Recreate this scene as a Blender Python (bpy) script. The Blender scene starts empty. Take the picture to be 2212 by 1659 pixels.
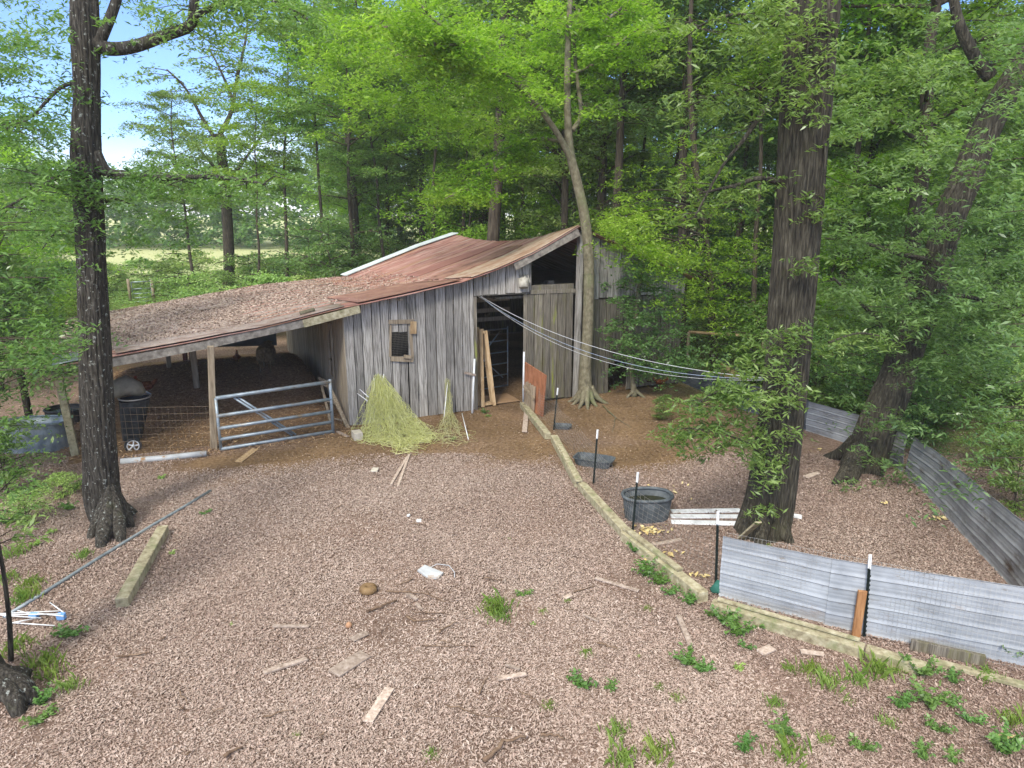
import bpy, math, random
import numpy as np
from mathutils import Vector, Matrix, noise

# ------------------------------------------------------------------ camera / light
sc = bpy.context.scene
CAM_H, PITCH, F, CX, CY = 5.2, math.radians(14.1), 1530.0, 1106.0, 829.5   # picture measured on a 2212 px wide copy
cam = bpy.data.cameras.new('camera'); cam_o = bpy.data.objects.new('camera', cam)
sc.collection.objects.link(cam_o); sc.camera = cam_o
cam_o.location = (0, 0, CAM_H); cam_o.rotation_euler = (math.radians(90) - PITCH, 0, 0)
cam.sensor_width = 36; cam.lens = 36 * F / 2212; cam.clip_start = 0.1; cam.clip_end = 2000
SUN_EL, SUN_AZ = math.radians(42), math.radians(200)      # azimuth clockwise from +Y
w = bpy.data.worlds.new('World'); sc.world = w; w.use_nodes = True
nt = w.node_tree; nt.nodes.clear()
wo = nt.nodes.new('ShaderNodeOutputWorld'); bg = nt.nodes.new('ShaderNodeBackground')
sky = nt.nodes.new('ShaderNodeTexSky'); sky.sky_type = 'NISHITA'; sky.sun_disc = False
sky.sun_elevation = SUN_EL; sky.sun_rotation = SUN_AZ; sky.dust_density = .4; sky.air_density = 1.0; sky.ozone_density = 2.5
tc = nt.nodes.new('ShaderNodeTexCoord'); mp = nt.nodes.new('ShaderNodeMapping'); mp.inputs['Scale'].default_value = (1.5, 1.5, 4)
cn = nt.nodes.new('ShaderNodeTexNoise'); cn.inputs['Scale'].default_value = 1.7; cn.inputs['Detail'].default_value = 6
cr = nt.nodes.new('ShaderNodeValToRGB'); cr.color_ramp.elements[0].position = .58; cr.color_ramp.elements[1].position = .86
sx = nt.nodes.new('ShaderNodeSeparateXYZ'); mr = nt.nodes.new('ShaderNodeMapRange')
mr.inputs[1].default_value = 0.0; mr.inputs[2].default_value = 0.085; mr.inputs[3].default_value = .62; mr.inputs[4].default_value = 0.0
mx = nt.nodes.new('ShaderNodeMath'); mx.operation = 'MAXIMUM'
mixc = nt.nodes.new('ShaderNodeMix'); mixc.data_type = 'RGBA'; mixc.inputs[7].default_value = (5.3, 5.2, 5.1, 1)
L = nt.links.new
L(tc.outputs['Generated'], mp.inputs['Vector']); L(mp.outputs[0], cn.inputs['Vector']); L(cn.outputs['Fac'], cr.inputs['Fac'])
L(tc.outputs['Generated'], sx.inputs[0]); L(sx.outputs['Z'], mr.inputs[0]); L(mr.outputs[0], mx.inputs[0]); L(cr.outputs['Color'], mx.inputs[1])
hi = nt.nodes.new('ShaderNodeMapRange'); hi.inputs[1].default_value = .30; hi.inputs[2].default_value = .55; hi.inputs[4].default_value = .92   # high cloud cover overhead
L(sx.outputs['Z'], hi.inputs[0]); mx2 = nt.nodes.new('ShaderNodeMath'); mx2.operation = 'MAXIMUM'; L(mx.outputs[0], mx2.inputs[0]); L(hi.outputs[0], mx2.inputs[1])
L(mx2.outputs[0], mixc.inputs[0]); tn = nt.nodes.new('ShaderNodeMix'); tn.data_type = 'RGBA'; tn.blend_type = 'MULTIPLY'; tn.inputs[0].default_value = 1; tn.inputs[7].default_value = (.42, .53, .82, 1)
L(sky.outputs[0], tn.inputs[6]); L(tn.outputs[2], mixc.inputs[6]); L(mixc.outputs[2], bg.inputs['Color']); L(bg.outputs[0], wo.inputs[0])
bg.inputs['Strength'].default_value = 0.15
sd = bpy.data.lights.new('sun', 'SUN'); sd.energy = 2.0; sd.angle = math.radians(14); sd.color = (1, .95, .86)
so = bpy.data.objects.new('sun', sd); sc.collection.objects.link(so)
so.rotation_euler = Vector((math.sin(SUN_AZ) * math.cos(SUN_EL), math.cos(SUN_AZ) * math.cos(SUN_EL), math.sin(SUN_EL))).to_track_quat('Z', 'Y').to_euler()
sc.view_settings.view_transform = 'Standard'; sc.view_settings.look = 'None'; sc.view_settings.gamma = 1
sc.view_settings.exposure = 1.25
sc.cycles.use_denoising = True
sc.cycles.max_bounces = 9; sc.cycles.diffuse_bounces = 6; sc.cycles.transmission_bounces = 7; sc.cycles.transparent_max_bounces = 4

# ------------------------------------------------------------------ measuring helpers
cp, sp = math.cos(PITCH), math.sin(PITCH)
def ray(x, y):
    u, v = (x - CX) / F, (y - CY) / F
    return Vector((u, cp - v * sp, -sp - v * cp))
def G(x, y, z=0.0):                       # where the sight line meets height z
    r = ray(x, y); t = (z - CAM_H) / r.z
    return Vector((r.x * t, r.y * t, z))
def P(x, y, Y):                           # where the sight line reaches distance Y
    r = ray(x, y); t = Y / r.y
    return Vector((r.x * t, Y, CAM_H + r.z * t))
A = G(755, 920)
E1 = Vector((math.cos(math.radians(25)), math.sin(math.radians(25)), 0)); E2 = Vector((-E1.y, E1.x, 0)); UP = Vector((0, 0, 1))
def WH(x, y, off=0.0):                    # sight line against the barn's front wall plane -> (s, z)
    r = ray(x, y); o = Vector((0, 0, CAM_H)); n = E2
    t = (A + E2 * off - o).dot(n) / r.dot(n); p = o + r * t
    return (p - A).dot(E1), p.z
def W(s, z, t=0.0): return A + E1 * s + E2 * t + UP * z
def px(Y, n): return n * (Y * cp + 1.0) / F       # n picture pixels at distance Y in metres

# ------------------------------------------------------------------ object helpers
C = sc.collection
def tag(o, label=None, cat=None, group=None, kind=None):
    if label: o['label'] = label
    if cat: o['category'] = cat
    if group: o['group'] = group
    if kind: o['kind'] = kind
    return o
def thing(name, loc, label, cat, group=None):
    o = bpy.data.objects.new(name, None); o.empty_display_size = .2; C.objects.link(o); o.location = loc
    return tag(o, label, cat, group)
def copy_tree(o, parent=None):
    c = o.copy(); C.objects.link(c); c.parent = parent
    for ch in [k for k in bpy.data.objects if k.parent == o]: copy_tree(ch, c)
    return c
KIDS = {}
def fast_copy(o, loc=None, rz=0, s=1.0, label=None, group=None):
    c = o.copy(); C.objects.link(c)
    for ch in KIDS.get(o.name, []):
        d = ch.copy(); C.objects.link(d); d.parent = c
    if loc is not None: c.location = loc
    c.rotation_euler = (0, 0, rz); c.scale = (s, s, s * random.uniform(.9, 1.12))
    if label: c['label'] = label
    if group: c['group'] = group
    return c

class MB:
    def __init__(self): self.v = []; self.f = []; self.r = []; self.smooth = []
    def add(self, vs, fs, rnd=None, smooth=False):
        b = len(self.v); rnd = random.random() if rnd is None else rnd
        self.v += [tuple(p) for p in vs]; self.f += [tuple(i + b for i in q) for q in fs]
        self.r += [rnd] * len(vs); self.smooth += [smooth] * len(fs); return self
    def box(self, c, hx, hy, hz, ax=None, ay=None, az=None, rnd=None, jit=0.0):
        ax = ax or Vector((1, 0, 0)); ay = ay or Vector((0, 1, 0)); az = az or UP
        c = Vector(c); vs = []
        for k in (-1, 1):
            for (i, j) in ((-1, -1), (1, -1), (1, 1), (-1, 1)):
                vs.append(c + ax * (hx * i + random.uniform(-jit, jit)) + ay * hy * j + az * (hz * k + random.uniform(-jit, jit)))
        return self.add(vs, [(3, 2, 1, 0), (4, 5, 6, 7), (0, 1, 5, 4), (1, 2, 6, 5), (2, 3, 7, 6), (3, 0, 4, 7)], rnd)
    def beam(self, a, b, wd, th, up=None, rnd=None, jit=0.0, over=0):      # box from a to b
        a, b = Vector(a), Vector(b); d = b - a; l = d.length; d.normalize()
        up = up or UP
        if abs(d.dot(up)) > .98: up = Vector((1, 0, 0))
        s = d.cross(up).normalized(); u = s.cross(d).normalized()
        return self.box((a + b) / 2, l / 2 + over, wd / 2, th / 2, d, s, u, rnd, jit)
    def tube(self, pts, rad, n=8, rnd=None, bumpy=None, cap=True, sq=1.0):
        pts = [Vector(p) for p in pts]; m = len(pts)
        if not hasattr(rad, '__len__'): rad = [rad] * m
        vs = []; prev = None
        for i, p in enumerate(pts):
            d = (pts[min(i + 1, m - 1)] - pts[max(i - 1, 0)])
            d = d.normalized() if d.length > 1e-9 else Vector((0, 0, 1))
            if prev is None:
                s = d.orthogonal().normalized()
            else:
                s = prev - d * prev.dot(d); s = s.normalized() if s.length > 1e-6 else d.orthogonal().normalized()
            prev = s; u = d.cross(s)
            for k in range(n):
                an = 2 * math.pi * k / n; r = rad[i]
                q = s * math.cos(an) + u * math.sin(an) * sq
                if bumpy: r *= bumpy(p, an, i)
                vs.append(p + q * r)
        fs = [(i * n + k, i * n + (k + 1) % n, (i + 1) * n + (k + 1) % n, (i + 1) * n + k) for i in range(m - 1) for k in range(n)]
        if cap: fs += [tuple(range(n - 1, -1, -1)), tuple((m - 1) * n + k for k in range(n))]
        return self.add(vs, fs, rnd, True)
    def lathe(self, c, prof, n=32, sx=1.0, sy=1.0, ang=0.0, rnd=None):
        c = Vector(c); vs = []; ca, sa = math.cos(ang), math.sin(ang)
        for (r, z) in prof:
            for k in range(n):
                an = 2 * math.pi * k / n; X, Y = r * math.cos(an) * sx, r * math.sin(an) * sy
                vs.append(c + Vector((X * ca - Y * sa, X * sa + Y * ca, z)))
        m = len(prof)
        return self.add(vs, [(i * n + k, i * n + (k + 1) % n, (i + 1) * n + (k + 1) % n, (i + 1) * n + k) for i in range(m - 1) for k in range(n)], rnd, True)
    def build(self, name, m, parent=None, origin=None, bevel=0.0):
        o0 = Vector(parent.location) if parent is not None and origin is None else Vector(origin or (0, 0, 0))
        me = bpy.data.meshes.new(name); me.from_pydata([tuple(Vector(p) - o0) for p in self.v], [], self.f)
        me.polygons.foreach_set('use_smooth', self.smooth)
        at = me.attributes.new('rnd', 'FLOAT', 'POINT'); at.data.foreach_set('value', self.r)
        me.materials.append(m); me.validate(); me.update()
        o = bpy.data.objects.new(name, me); C.objects.link(o)
        if parent is not None:
            o.parent = parent; KIDS.setdefault(parent.name, []).append(o)
            if origin is not None: o.location = Vector(origin) - Vector(parent.location)
        else: o.location = o0
        if bevel:
            b = o.modifiers.new('bevel', 'BEVEL'); b.width = bevel; b.segments = 2; b.limit_method = 'ANGLE'
        return o

def np_mesh(name, co, nper, mat, rnd, parent=None, origin=(0, 0, 0)):       # co (N*nper,3): N loose polygons
    co = co - np.array(origin); n = len(co) // nper
    me = bpy.data.meshes.new(name)
    me.vertices.add(len(co)); me.vertices.foreach_set('co', co.astype(np.float32).ravel())
    me.loops.add(len(co)); me.loops.foreach_set('vertex_index', np.arange(len(co), dtype=np.int32))
    me.polygons.add(n); me.polygons.foreach_set('loop_start', np.arange(0, len(co), nper, dtype=np.int32))
    me.polygons.foreach_set('loop_total', np.full(n, nper, dtype=np.int32))
    at = me.attributes.new('rnd', 'FLOAT', 'POINT'); at.data.foreach_set('value', np.repeat(rnd, nper).astype(np.float32))
    me.materials.append(mat); me.update(calc_edges=True)
    o = bpy.data.objects.new(name, me); C.objects.link(o)
    if parent is not None: o.parent = parent; KIDS.setdefault(parent.name, []).append(o)
    else: o.location = origin
    return o

RG = np.random.default_rng(7); random.seed(11)
def leaf_quads(cen, size, aspect=.5, droop=.35, flat=.55, rg=RG, axis=None):
    n = len(cen)
    az = rg.uniform(0, 2 * np.pi, n)
    ax = np.stack([np.cos(az), np.sin(az), -droop + rg.normal(0, .35, n)], 1)
    if axis is not None: ax = ax * .6 + axis
    ax /= np.linalg.norm(ax, axis=1, keepdims=True)
    nr = np.stack([rg.normal(0, flat, n), rg.normal(0, flat, n), np.ones(n)], 1)
    sd_ = np.cross(nr, ax); sd_ /= np.linalg.norm(sd_, axis=1, keepdims=True) + 1e-9
    s = (size * rg.uniform(.5, 1.5, n))[:, None]
    q = np.empty((n, 4, 3))
    q[:, 0] = cen - ax * s * .5; q[:, 1] = cen + sd_ * s * aspect * .5 + ax * s * .02
    q[:, 2] = cen + ax * s * .5; q[:, 3] = cen - sd_ * s * aspect * .5 + ax * s * .02
    up = np.cross(ax, sd_); q[:, 0] -= up * s * .06; q[:, 2] -= up * s * .10
    return q.reshape(-1, 3)
def sprays(cs, r, n, thick=.28, rg=RG):        # cs (M,3) centres -> n leaf positions round each, in flat layers
    cs = np.asarray(cs, float); M = len(cs)
    r = np.broadcast_to(np.asarray(r, float), (M,))
    # a spray is a few short flat twigs
    k = 5; out = []
    for i in range(M):
        az = rg.uniform(0, 2 * np.pi, k); ln = r[i] * rg.uniform(.6, 1.15, k)
        tw = rg.integers(0, k, n); t = rg.uniform(0, 1, n) ** .7
        p = np.stack([np.cos(az[tw]) * ln[tw] * t, np.sin(az[tw]) * ln[tw] * t, -.25 * r[i] * t ** 2 + rg.normal(0, thick * r[i] * .35, k)[tw]], 1)
        p += rg.normal(0, 1, (n, 3)) * np.array([.16, .16, .09]) * r[i]
        out.append(p + cs[i])
    return np.concatenate(out)

# ------------------------------------------------------------------ materials
def c(r, g, b):
    f = lambda v: (v / 255 / 12.92) if v / 255 <= .04045 else ((v / 255 + .055) / 1.055) ** 2.4
    return (f(r), f(g), f(b), 1)
def nmat(name, stops, scale=(1, 1, 1), ns=5, detail=8, rough=.8, bump=.3, bd=.01, metal=0, rnd=0.0, patches=(), ramp=(.3, .7), coord='Object', spec=.3, dist=0.0):
    m = bpy.data.materials.new(name); m.use_nodes = True; t = m.node_tree; N = t.nodes; K = t.links.new
    b = N['Principled BSDF']; b.inputs['Roughness'].default_value = rough; b.inputs['Metallic'].default_value = metal
    b.inputs['Specular IOR Level'].default_value = spec
    tcn = N.new('ShaderNodeTexCoord'); mpn = N.new('ShaderNodeMapping'); mpn.inputs['Scale'].default_value = scale
    K(tcn.outputs[coord], mpn.inputs['Vector'])
    at = N.new('ShaderNodeAttribute'); at.attribute_name = 'rnd'
    cb = N.new('ShaderNodeCombineXYZ'); ml = N.new('ShaderNodeMath'); ml.operation = 'MULTIPLY'; ml.inputs[1].default_value = 37.0
    K(at.outputs['Fac'], ml.inputs[0]); K(ml.outputs[0], cb.inputs[0]); K(ml.outputs[0], cb.inputs[1]); K(ml.outputs[0], cb.inputs[2])
    va = N.new('ShaderNodeVectorMath'); va.operation = 'ADD'; K(mpn.outputs[0], va.inputs[0]); K(cb.outputs[0], va.inputs[1])
    no = N.new('ShaderNodeTexNoise'); no.inputs['Scale'].default_value = ns; no.inputs['Detail'].default_value = detail; no.inputs['Roughness'].default_value = .62
    no.inputs['Distortion'].default_value = dist
    K(va.outputs[0], no.inputs['Vector'])
    rp = N.new('ShaderNodeValToRGB'); e = rp.color_ramp.elements
    k = len(stops)
    while len(e) < k: e.new(.5)
    for i, s_ in enumerate(stops):
        e[i].position = ramp[0] + (ramp[1] - ramp[0]) * i / max(k - 1, 1); e[i].color = s_
    K(no.outputs['Fac'], rp.inputs['Fac']); col = rp.outputs['Color']
    if rnd:
        hv = N.new('ShaderNodeHueSaturation'); mrn = N.new('ShaderNodeMapRange'); mrn.inputs[3].default_value = 1 - rnd; mrn.inputs[4].default_value = 1 + rnd
        K(at.outputs['Fac'], mrn.inputs[0]); K(mrn.outputs[0], hv.inputs['Value']); K(col, hv.inputs['Color']); col = hv.outputs['Color']
    for (pc, psc, pns, lo, hi) in patches:
        mp2 = N.new('ShaderNodeMapping'); mp2.inputs['Scale'].default_value = psc; K(tcn.outputs[coord], mp2.inputs['Vector'])
        n2 = N.new('ShaderNodeTexNoise'); n2.inputs['Scale'].default_value = pns; n2.inputs['Detail'].default_value = 7; n2.inputs['Roughness'].default_value = .65
        K(mp2.outputs[0], n2.inputs['Vector'])
        mm = N.new('ShaderNodeMapRange'); mm.inputs[1].default_value = lo; mm.inputs[2].default_value = hi; K(n2.outputs['Fac'], mm.inputs[0])
        mi = N.new('ShaderNodeMix'); mi.data_type = 'RGBA'; mi.inputs[7].default_value = pc
        K(mm.outputs[0], mi.inputs[0]); K(col, mi.inputs[6]); col = mi.outputs[2]
    K(col, b.inputs['Base Color'])
    if bump:
        bu = N.new('ShaderNodeBump'); bu.inputs['Strength'].default_value = bump; bu.inputs['Distance'].default_value = bd
        K(no.outputs['Fac'], bu.inputs['Height']); K(bu.outputs[0], b.inputs['Normal'])
    return m
def leafmat(name, cols, trans=.38, wn=.35, gloss=.45):
    m = bpy.data.materials.new(name); m.use_nodes = True; t = m.node_tree; N = t.nodes; K = t.links.new
    b = N['Principled BSDF']; b.inputs['Roughness'].default_value = gloss - .06; b.inputs['Specular IOR Level'].default_value = .55
    at = N.new('ShaderNodeAttribute'); at.attribute_name = 'rnd'; oi = N.new('ShaderNodeObjectInfo')
    ge = N.new('ShaderNodeNewGeometry'); no = N.new('ShaderNodeTexNoise'); no.inputs['Scale'].default_value = wn; no.inputs['Detail'].default_value = 3
    K(ge.outputs['Position'], no.inputs['Vector'])
    a1 = N.new('ShaderNodeMath'); a1.operation = 'MULTIPLY_ADD'; a1.inputs[1].default_value = .5; K(at.outputs['Fac'], a1.inputs[0])
    a2 = N.new('ShaderNodeMath'); a2.operation = 'MULTIPLY_ADD'; a2.inputs[1].default_value = 1.3; a2.inputs[2].default_value = -.42; K(no.outputs['Fac'], a2.inputs[0]); K(a2.outputs[0], a1.inputs[2])
    rp = N.new('ShaderNodeValToRGB'); e = rp.color_ramp.elements
    while len(e) < len(cols): e.new(.5)
    for i, s_ in enumerate(cols): e[i].position = i / (len(cols) - 1); e[i].color = s_
    K(a1.outputs[0], rp.inputs['Fac'])
    hv = N.new('ShaderNodeHueSaturation'); m1 = N.new('ShaderNodeMapRange'); m1.inputs[3].default_value = .485; m1.inputs[4].default_value = .512
    K(oi.outputs['Random'], m1.inputs[0]); K(m1.outputs[0], hv.inputs['Hue']); K(rp.outputs['Color'], hv.inputs['Color'])
    tr = N.new('ShaderNodeBsdfTranslucent'); ms = N.new('ShaderNodeMixShader'); ms.inputs[0].default_value = trans
    br = N.new('ShaderNodeBrightContrast'); br.inputs['Bright'].default_value = 0.0
    tint = N.new('ShaderNodeMix'); tint.data_type = 'RGBA'; tint.blend_type = 'MULTIPLY'; tint.inputs[0].default_value = 1; tint.inputs[7].default_value = (1.35, 1.45, .8, 1)
    K(hv.outputs[0], b.inputs['Base Color']); K(hv.outputs[0], tint.inputs[6]); K(tint.outputs[2], tr.inputs['Color'])
    K(b.outputs[0], ms.inputs[1]); K(tr.outputs[0], ms.inputs[2]); K(ms.outputs[0], N['Material Output'].inputs[0])
    return m
def rampmat(name, cols, rough=.85):        # colour picked per piece by its own random value
    m = bpy.data.materials.new(name); m.use_nodes = True; t = m.node_tree; N = t.nodes; K = t.links.new
    b = N['Principled BSDF']; b.inputs['Roughness'].default_value = rough; b.inputs['Specular IOR Level'].default_value = .25
    at = N.new('ShaderNodeAttribute'); at.attribute_name = 'rnd'; rp = N.new('ShaderNodeValToRGB'); e = rp.color_ramp.elements
    while len(e) < len(cols): e.new(.5)
    for i, s_ in enumerate(cols): e[i].position = i / (len(cols) - 1); e[i].color = s_
    K(at.outputs['Fac'], rp.inputs['Fac']); K(rp.outputs[0], b.inputs['Base Color'])
    return m

M_board = nmat('weathered_board', [c(52, 49, 45), c(106, 102, 96), c(142, 138, 131), c(170, 166, 159)], (26, 26, .8), 2.6, 10, .9, .8, .012, rnd=.30, ramp=(.30, .58),
               patches=[(c(104, 78, 58), (2, 2, .25), 1.0, .60, .80), (c(62, 58, 54), (4, 4, .5), 1.3, .58, .76)])
M_board_dark = nmat('dark_mossy_board', [c(58, 54, 48), c(104, 98, 88), c(142, 136, 122)], (26, 26, .8), 2.6, 10, .9, .6, .012, rnd=.25, ramp=(.32, .68),
               patches=[(c(132, 140, 44), (5, 5, .5), 1.5, .61, .72), (c(96, 92, 66), (2, 2, .4), 2, .5, .7)])
M_board_tan = nmat('tan_board', [c(124, 112, 94), c(166, 152, 130), c(192, 180, 160)], (22, 22, .7), 2.6, 8, .9, .5, .01, rnd=.2)
M_beam = nmat('grey_beam', [c(88, 82, 76), c(128, 122, 113), c(158, 152, 142)], (3, 3, 3), 3, 8, .85, .4, .008, rnd=.12)
M_post = nmat('post_wood', [c(104, 92, 76), c(140, 126, 106), c(168, 156, 136)], (12, 12, 1), 2, 8, .85, .4, .008, rnd=.1)
M_timber = nmat('pale_timber', [c(116, 106, 82), c(158, 150, 122), c(184, 178, 152)], (2, 2, 2), 6, 9, .85, .45, .006, rnd=.12,
                patches=[(c(108, 118, 76), (1, 1, 1), 2.2, .55, .72)])
M_timber_end = nmat('dark_end_grain', [c(50, 48, 38), c(84, 80, 62)], ns=18, bump=.4)
M_newwood = nmat('bare_lumber', [c(134, 108, 78), c(168, 142, 106), c(188, 166, 132)], (6, 6, 1), 3, 7, .8, .3, .004, rnd=.15)
M_scrap = nmat('scrap_wood', [c(124, 108, 96), c(162, 146, 132), c(190, 176, 164)], (4, 4, 4), 5, 7, .85, .4, .004, rnd=.25)
M_orange = nmat('orange_stained_board', [c(110, 70, 50), c(148, 98, 70), c(170, 118, 90)], (3, 3, 1), 3, 7, .7, .3, .004, patches=[(c(120, 92, 70), (2, 2, 1), 3, .6, .75)])
M_redpost = nmat('red_painted_steel', [c(80, 34, 28), c(118, 50, 40)], ns=9, rough=.6, bump=.1)
M_black = nmat('black_rubber', [c(24, 26, 28), c(42, 45, 48), c(66, 70, 72)], ns=5, rough=.55, bump=.15, bd=.004)
M_rubber = nmat('grey_rubber', [c(52, 57, 60), c(76, 82, 85), c(98, 104, 106)], ns=7, rough=.6, bump=.15, bd=.004)
M_galv = nmat('galvanised_steel', [c(112, 120, 126), c(148, 158, 164), c(172, 180, 184)], (1, 1, .4), 6, 7, .42, .08, .002, metal=.55, rnd=.06)
M_gate = nmat('galvanised_tube', [c(118, 130, 138), c(146, 158, 166), c(166, 176, 182)], ns=6, rough=.45, bump=.05, metal=.4, rnd=.05, patches=[(c(152, 134, 108), (1, 1, 3), 1.4, .52, .66)])
M_sheet = nmat('steel_sheet', [c(128, 133, 138), c(148, 153, 158), c(162, 167, 171)], (1, 1, 1), 2.4, 7, .55, .04, .002, metal=0.0, patches=[(c(122, 116, 108), (2, 2, 5), 3.2, .60, .74), (c(128, 110, 92), (.6, .6, 1.4), 2.2, .60, .78)])
M_sheet_dull = nmat('dull_steel_sheet', [c(122, 123, 124), c(148, 150, 152), c(166, 168, 170)], (1, 1, 1), 2.0, 7, .55, .05, .002, metal=.25, patches=[(c(84, 72, 62), (1, 1, 3), 2, .56, .72)])
M_sheet_dark_shaded = nmat('dark_or_shaded_steel', [c(62, 68, 74), c(82, 88, 94), c(100, 106, 110)], ns=2, rough=.5, bump=.05, metal=.2)  # dark steel; on the far pen sheets this tone stands for shade
M_tpost = nmat('green_black_steel', [c(22, 30, 28), c(34, 44, 42)], ns=10, rough=.55, bump=.1)
M_white = nmat('white_paint', [c(196, 198, 198), c(226, 228, 228)], ns=6, rough=.6, bump=.05)
M_whitew = nmat('worn_white_board', [c(176, 178, 180), c(214, 216, 218), c(228, 230, 231)], ns=4, rough=.7, bump=.1, patches=[(c(112, 98, 88), (1, 1, 1), 9, .6, .66)])
M_pvc = nmat('pipe_plastic', [c(150, 152, 152), c(186, 190, 192)], ns=3, rough=.5, bump=.05, patches=[(c(146, 116, 82), (1, 1, 1), 4, .56, .66)])
M_wire = nmat('wire', [c(128, 124, 116), c(156, 152, 146)], ns=4, rough=.5, bump=0, metal=.3)
M_wire_pale = nmat('pale_wire', [c(160, 160, 156), c(186, 186, 184)], ns=4, rough=.5, bump=0, metal=.2)
M_can = nmat('dull_zinc', [c(128, 124, 112), c(164, 160, 148), c(180, 176, 164)], ns=9, rough=.75, bump=.1, spec=.1)
M_rustwire = nmat('rusty_wire', [c(108, 92, 74), c(140, 124, 104)], ns=4, rough=.7, bump=0)
M_rope = nmat('white_rope', [c(158, 160, 162), c(190, 192, 194)], ns=30, rough=.8, bump=.1)
M_ropeb = nmat('blue_rope', [c(120, 138, 162), c(166, 174, 186)], ns=14, rough=.8, bump=.1)
M_net = nmat('yellow_netting', [c(170, 174, 96), c(200, 203, 132), c(222, 223, 182)], ns=3, rough=.7, bump=0, rnd=.15)
M_net2 = nmat('dull_netting', [c(150, 150, 96), c(184, 182, 128), c(208, 204, 168)], ns=3, rough=.7, bump=0, rnd=.15)
M_straw = nmat('straw_dirt', [c(80, 58, 42), c(120, 92, 66), c(152, 122, 84)], ns=5, bump=.8, bd=.03)
M_blackout = nmat('blackout_board', [c(20, 22, 26), c(38, 42, 46)], ns=4, rough=.5, bump=.1)  # even dark tone of the boards added behind the window
M_tanbag = nmat('tan_feed_bag', [c(112, 104, 88), c(148, 140, 122)], ns=5, rough=.7, bump=.3, bd=.02)
M_gourd = nmat('brown_gourd', [c(98, 76, 50), c(132, 108, 74)], ns=6, rough=.7, bump=.3)
M_ball = nmat('orange_brown_ball', [c(142, 106, 78), c(168, 130, 98)], ns=8, rough=.6)
M_fleece = nmat('grey_brown_fleece', [c(62, 54, 42), c(100, 88, 68), c(126, 112, 88)], ns=16, rough=.95, bump=1.0, bd=.03)
M_hen = nmat('brown_feathers', [c(62, 30, 18), c(112, 58, 32), c(142, 84, 48)], ns=18, rough=.8, bump=.5, bd=.006)
M_rooster = nmat('dark_rooster_feathers', [c(26, 26, 34), c(70, 22, 20), c(52, 40, 44)], ns=9, rough=.5, bump=.5, bd=.006)
M_comb = nmat('red_comb', [c(150, 22, 22), c(184, 36, 34)], ns=6)
M_yel = nmat('yellow_shank', [c(164, 130, 62), c(190, 158, 88)], ns=6)
M_green_rag = nmat('green_cloth', [c(30, 78, 68), c(54, 112, 98)], ns=7, rough=.8, bump=.5)
M_brick = nmat('pale_block', [c(162, 154, 140), c(196, 190, 176)], ns=12, bump=.4)
M_ply = nmat('plywood', [c(136, 108, 80), c(160, 132, 100)], (1, 6, 1), 4, 6, .8, .1)
M_water = nmat('dark_water', [c(24, 26, 14), c(46, 48, 20)], ns=3, rough=.08, bump=.05, spec=.6, bd=.01)
M_water2 = nmat('tank_water', [c(60, 76, 88), c(92, 112, 122)], ns=3, rough=.08, bump=.05, spec=.6, bd=.01)
M_bark = nmat('oak_bark', [c(34, 31, 25), c(62, 58, 48), c(94, 90, 77)], (11, 11, 1.1), 3.2, 9, .95, 1.0, .05, dist=.35, ramp=(.36, .66), patches=[(c(72, 74, 46), (1, 1, .5), 1.6, .58, .78)])
M_bark_lichen = nmat('lichened_bark', [c(34, 31, 27), c(62, 58, 51), c(90, 86, 78)], (11, 11, 1.5), 3.2, 9, .95, 1.0, .045, dist=.35, ramp=(.36, .66),
                     patches=[(c(150, 154, 146), (1, 1, 1), 17, .60, .64), (c(70, 74, 44), (1, 1, .6), 1.5, .6, .76)])
M_bark_smooth = nmat('smooth_grey_bark', [c(78, 72, 56), c(106, 100, 80), c(130, 124, 104)], (3, 3, 2), 4, 8, .9, .4, .012, patches=[(c(96, 106, 66), (1, 1, .5), 1.4, .52, .72)])
M_bark_far = nmat('woodland_bark', [c(36, 31, 26), c(66, 58, 48), c(96, 88, 74)], (8, 8, 1.1), 3, 6, .95, .5, .03)
M_stick = nmat('dead_stick', [c(72, 56, 44), c(108, 88, 70), c(134, 114, 94)], ns=9, bump=.5)
Lf = dict(
 far=leafmat('woodland_leaf', [c(58, 84, 46), c(94, 124, 62), c(126, 156, 82), c(162, 184, 120)], .52),
 bright=leafmat('bright_leaf', [c(74, 106, 34), c(112, 150, 48), c(142, 178, 64), c(176, 200, 110)], .54),
 dark=leafmat('dark_leaf', [c(58, 88, 54), c(88, 120, 70), c(118, 150, 92), c(154, 180, 130)], .5, .5, .35),
 oak=leafmat('narrow_oak_leaf', [c(62, 92, 46), c(92, 126, 62), c(120, 152, 80), c(154, 180, 116)], .42, .6, .4),
 pale=leafmat('pale_leaf', [c(100, 132, 62), c(130, 162, 82), c(156, 184, 104), c(180, 200, 136)], .35),
 weed=leafmat('weed_leaf', [c(66, 98, 46), c(94, 132, 62), c(124, 158, 84)], .35, 2.0, .5),
 grass=leafmat('grass_blade', [c(84, 112, 48), c(120, 146, 66), c(156, 172, 104)], .35, 2.0, .5))

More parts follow.
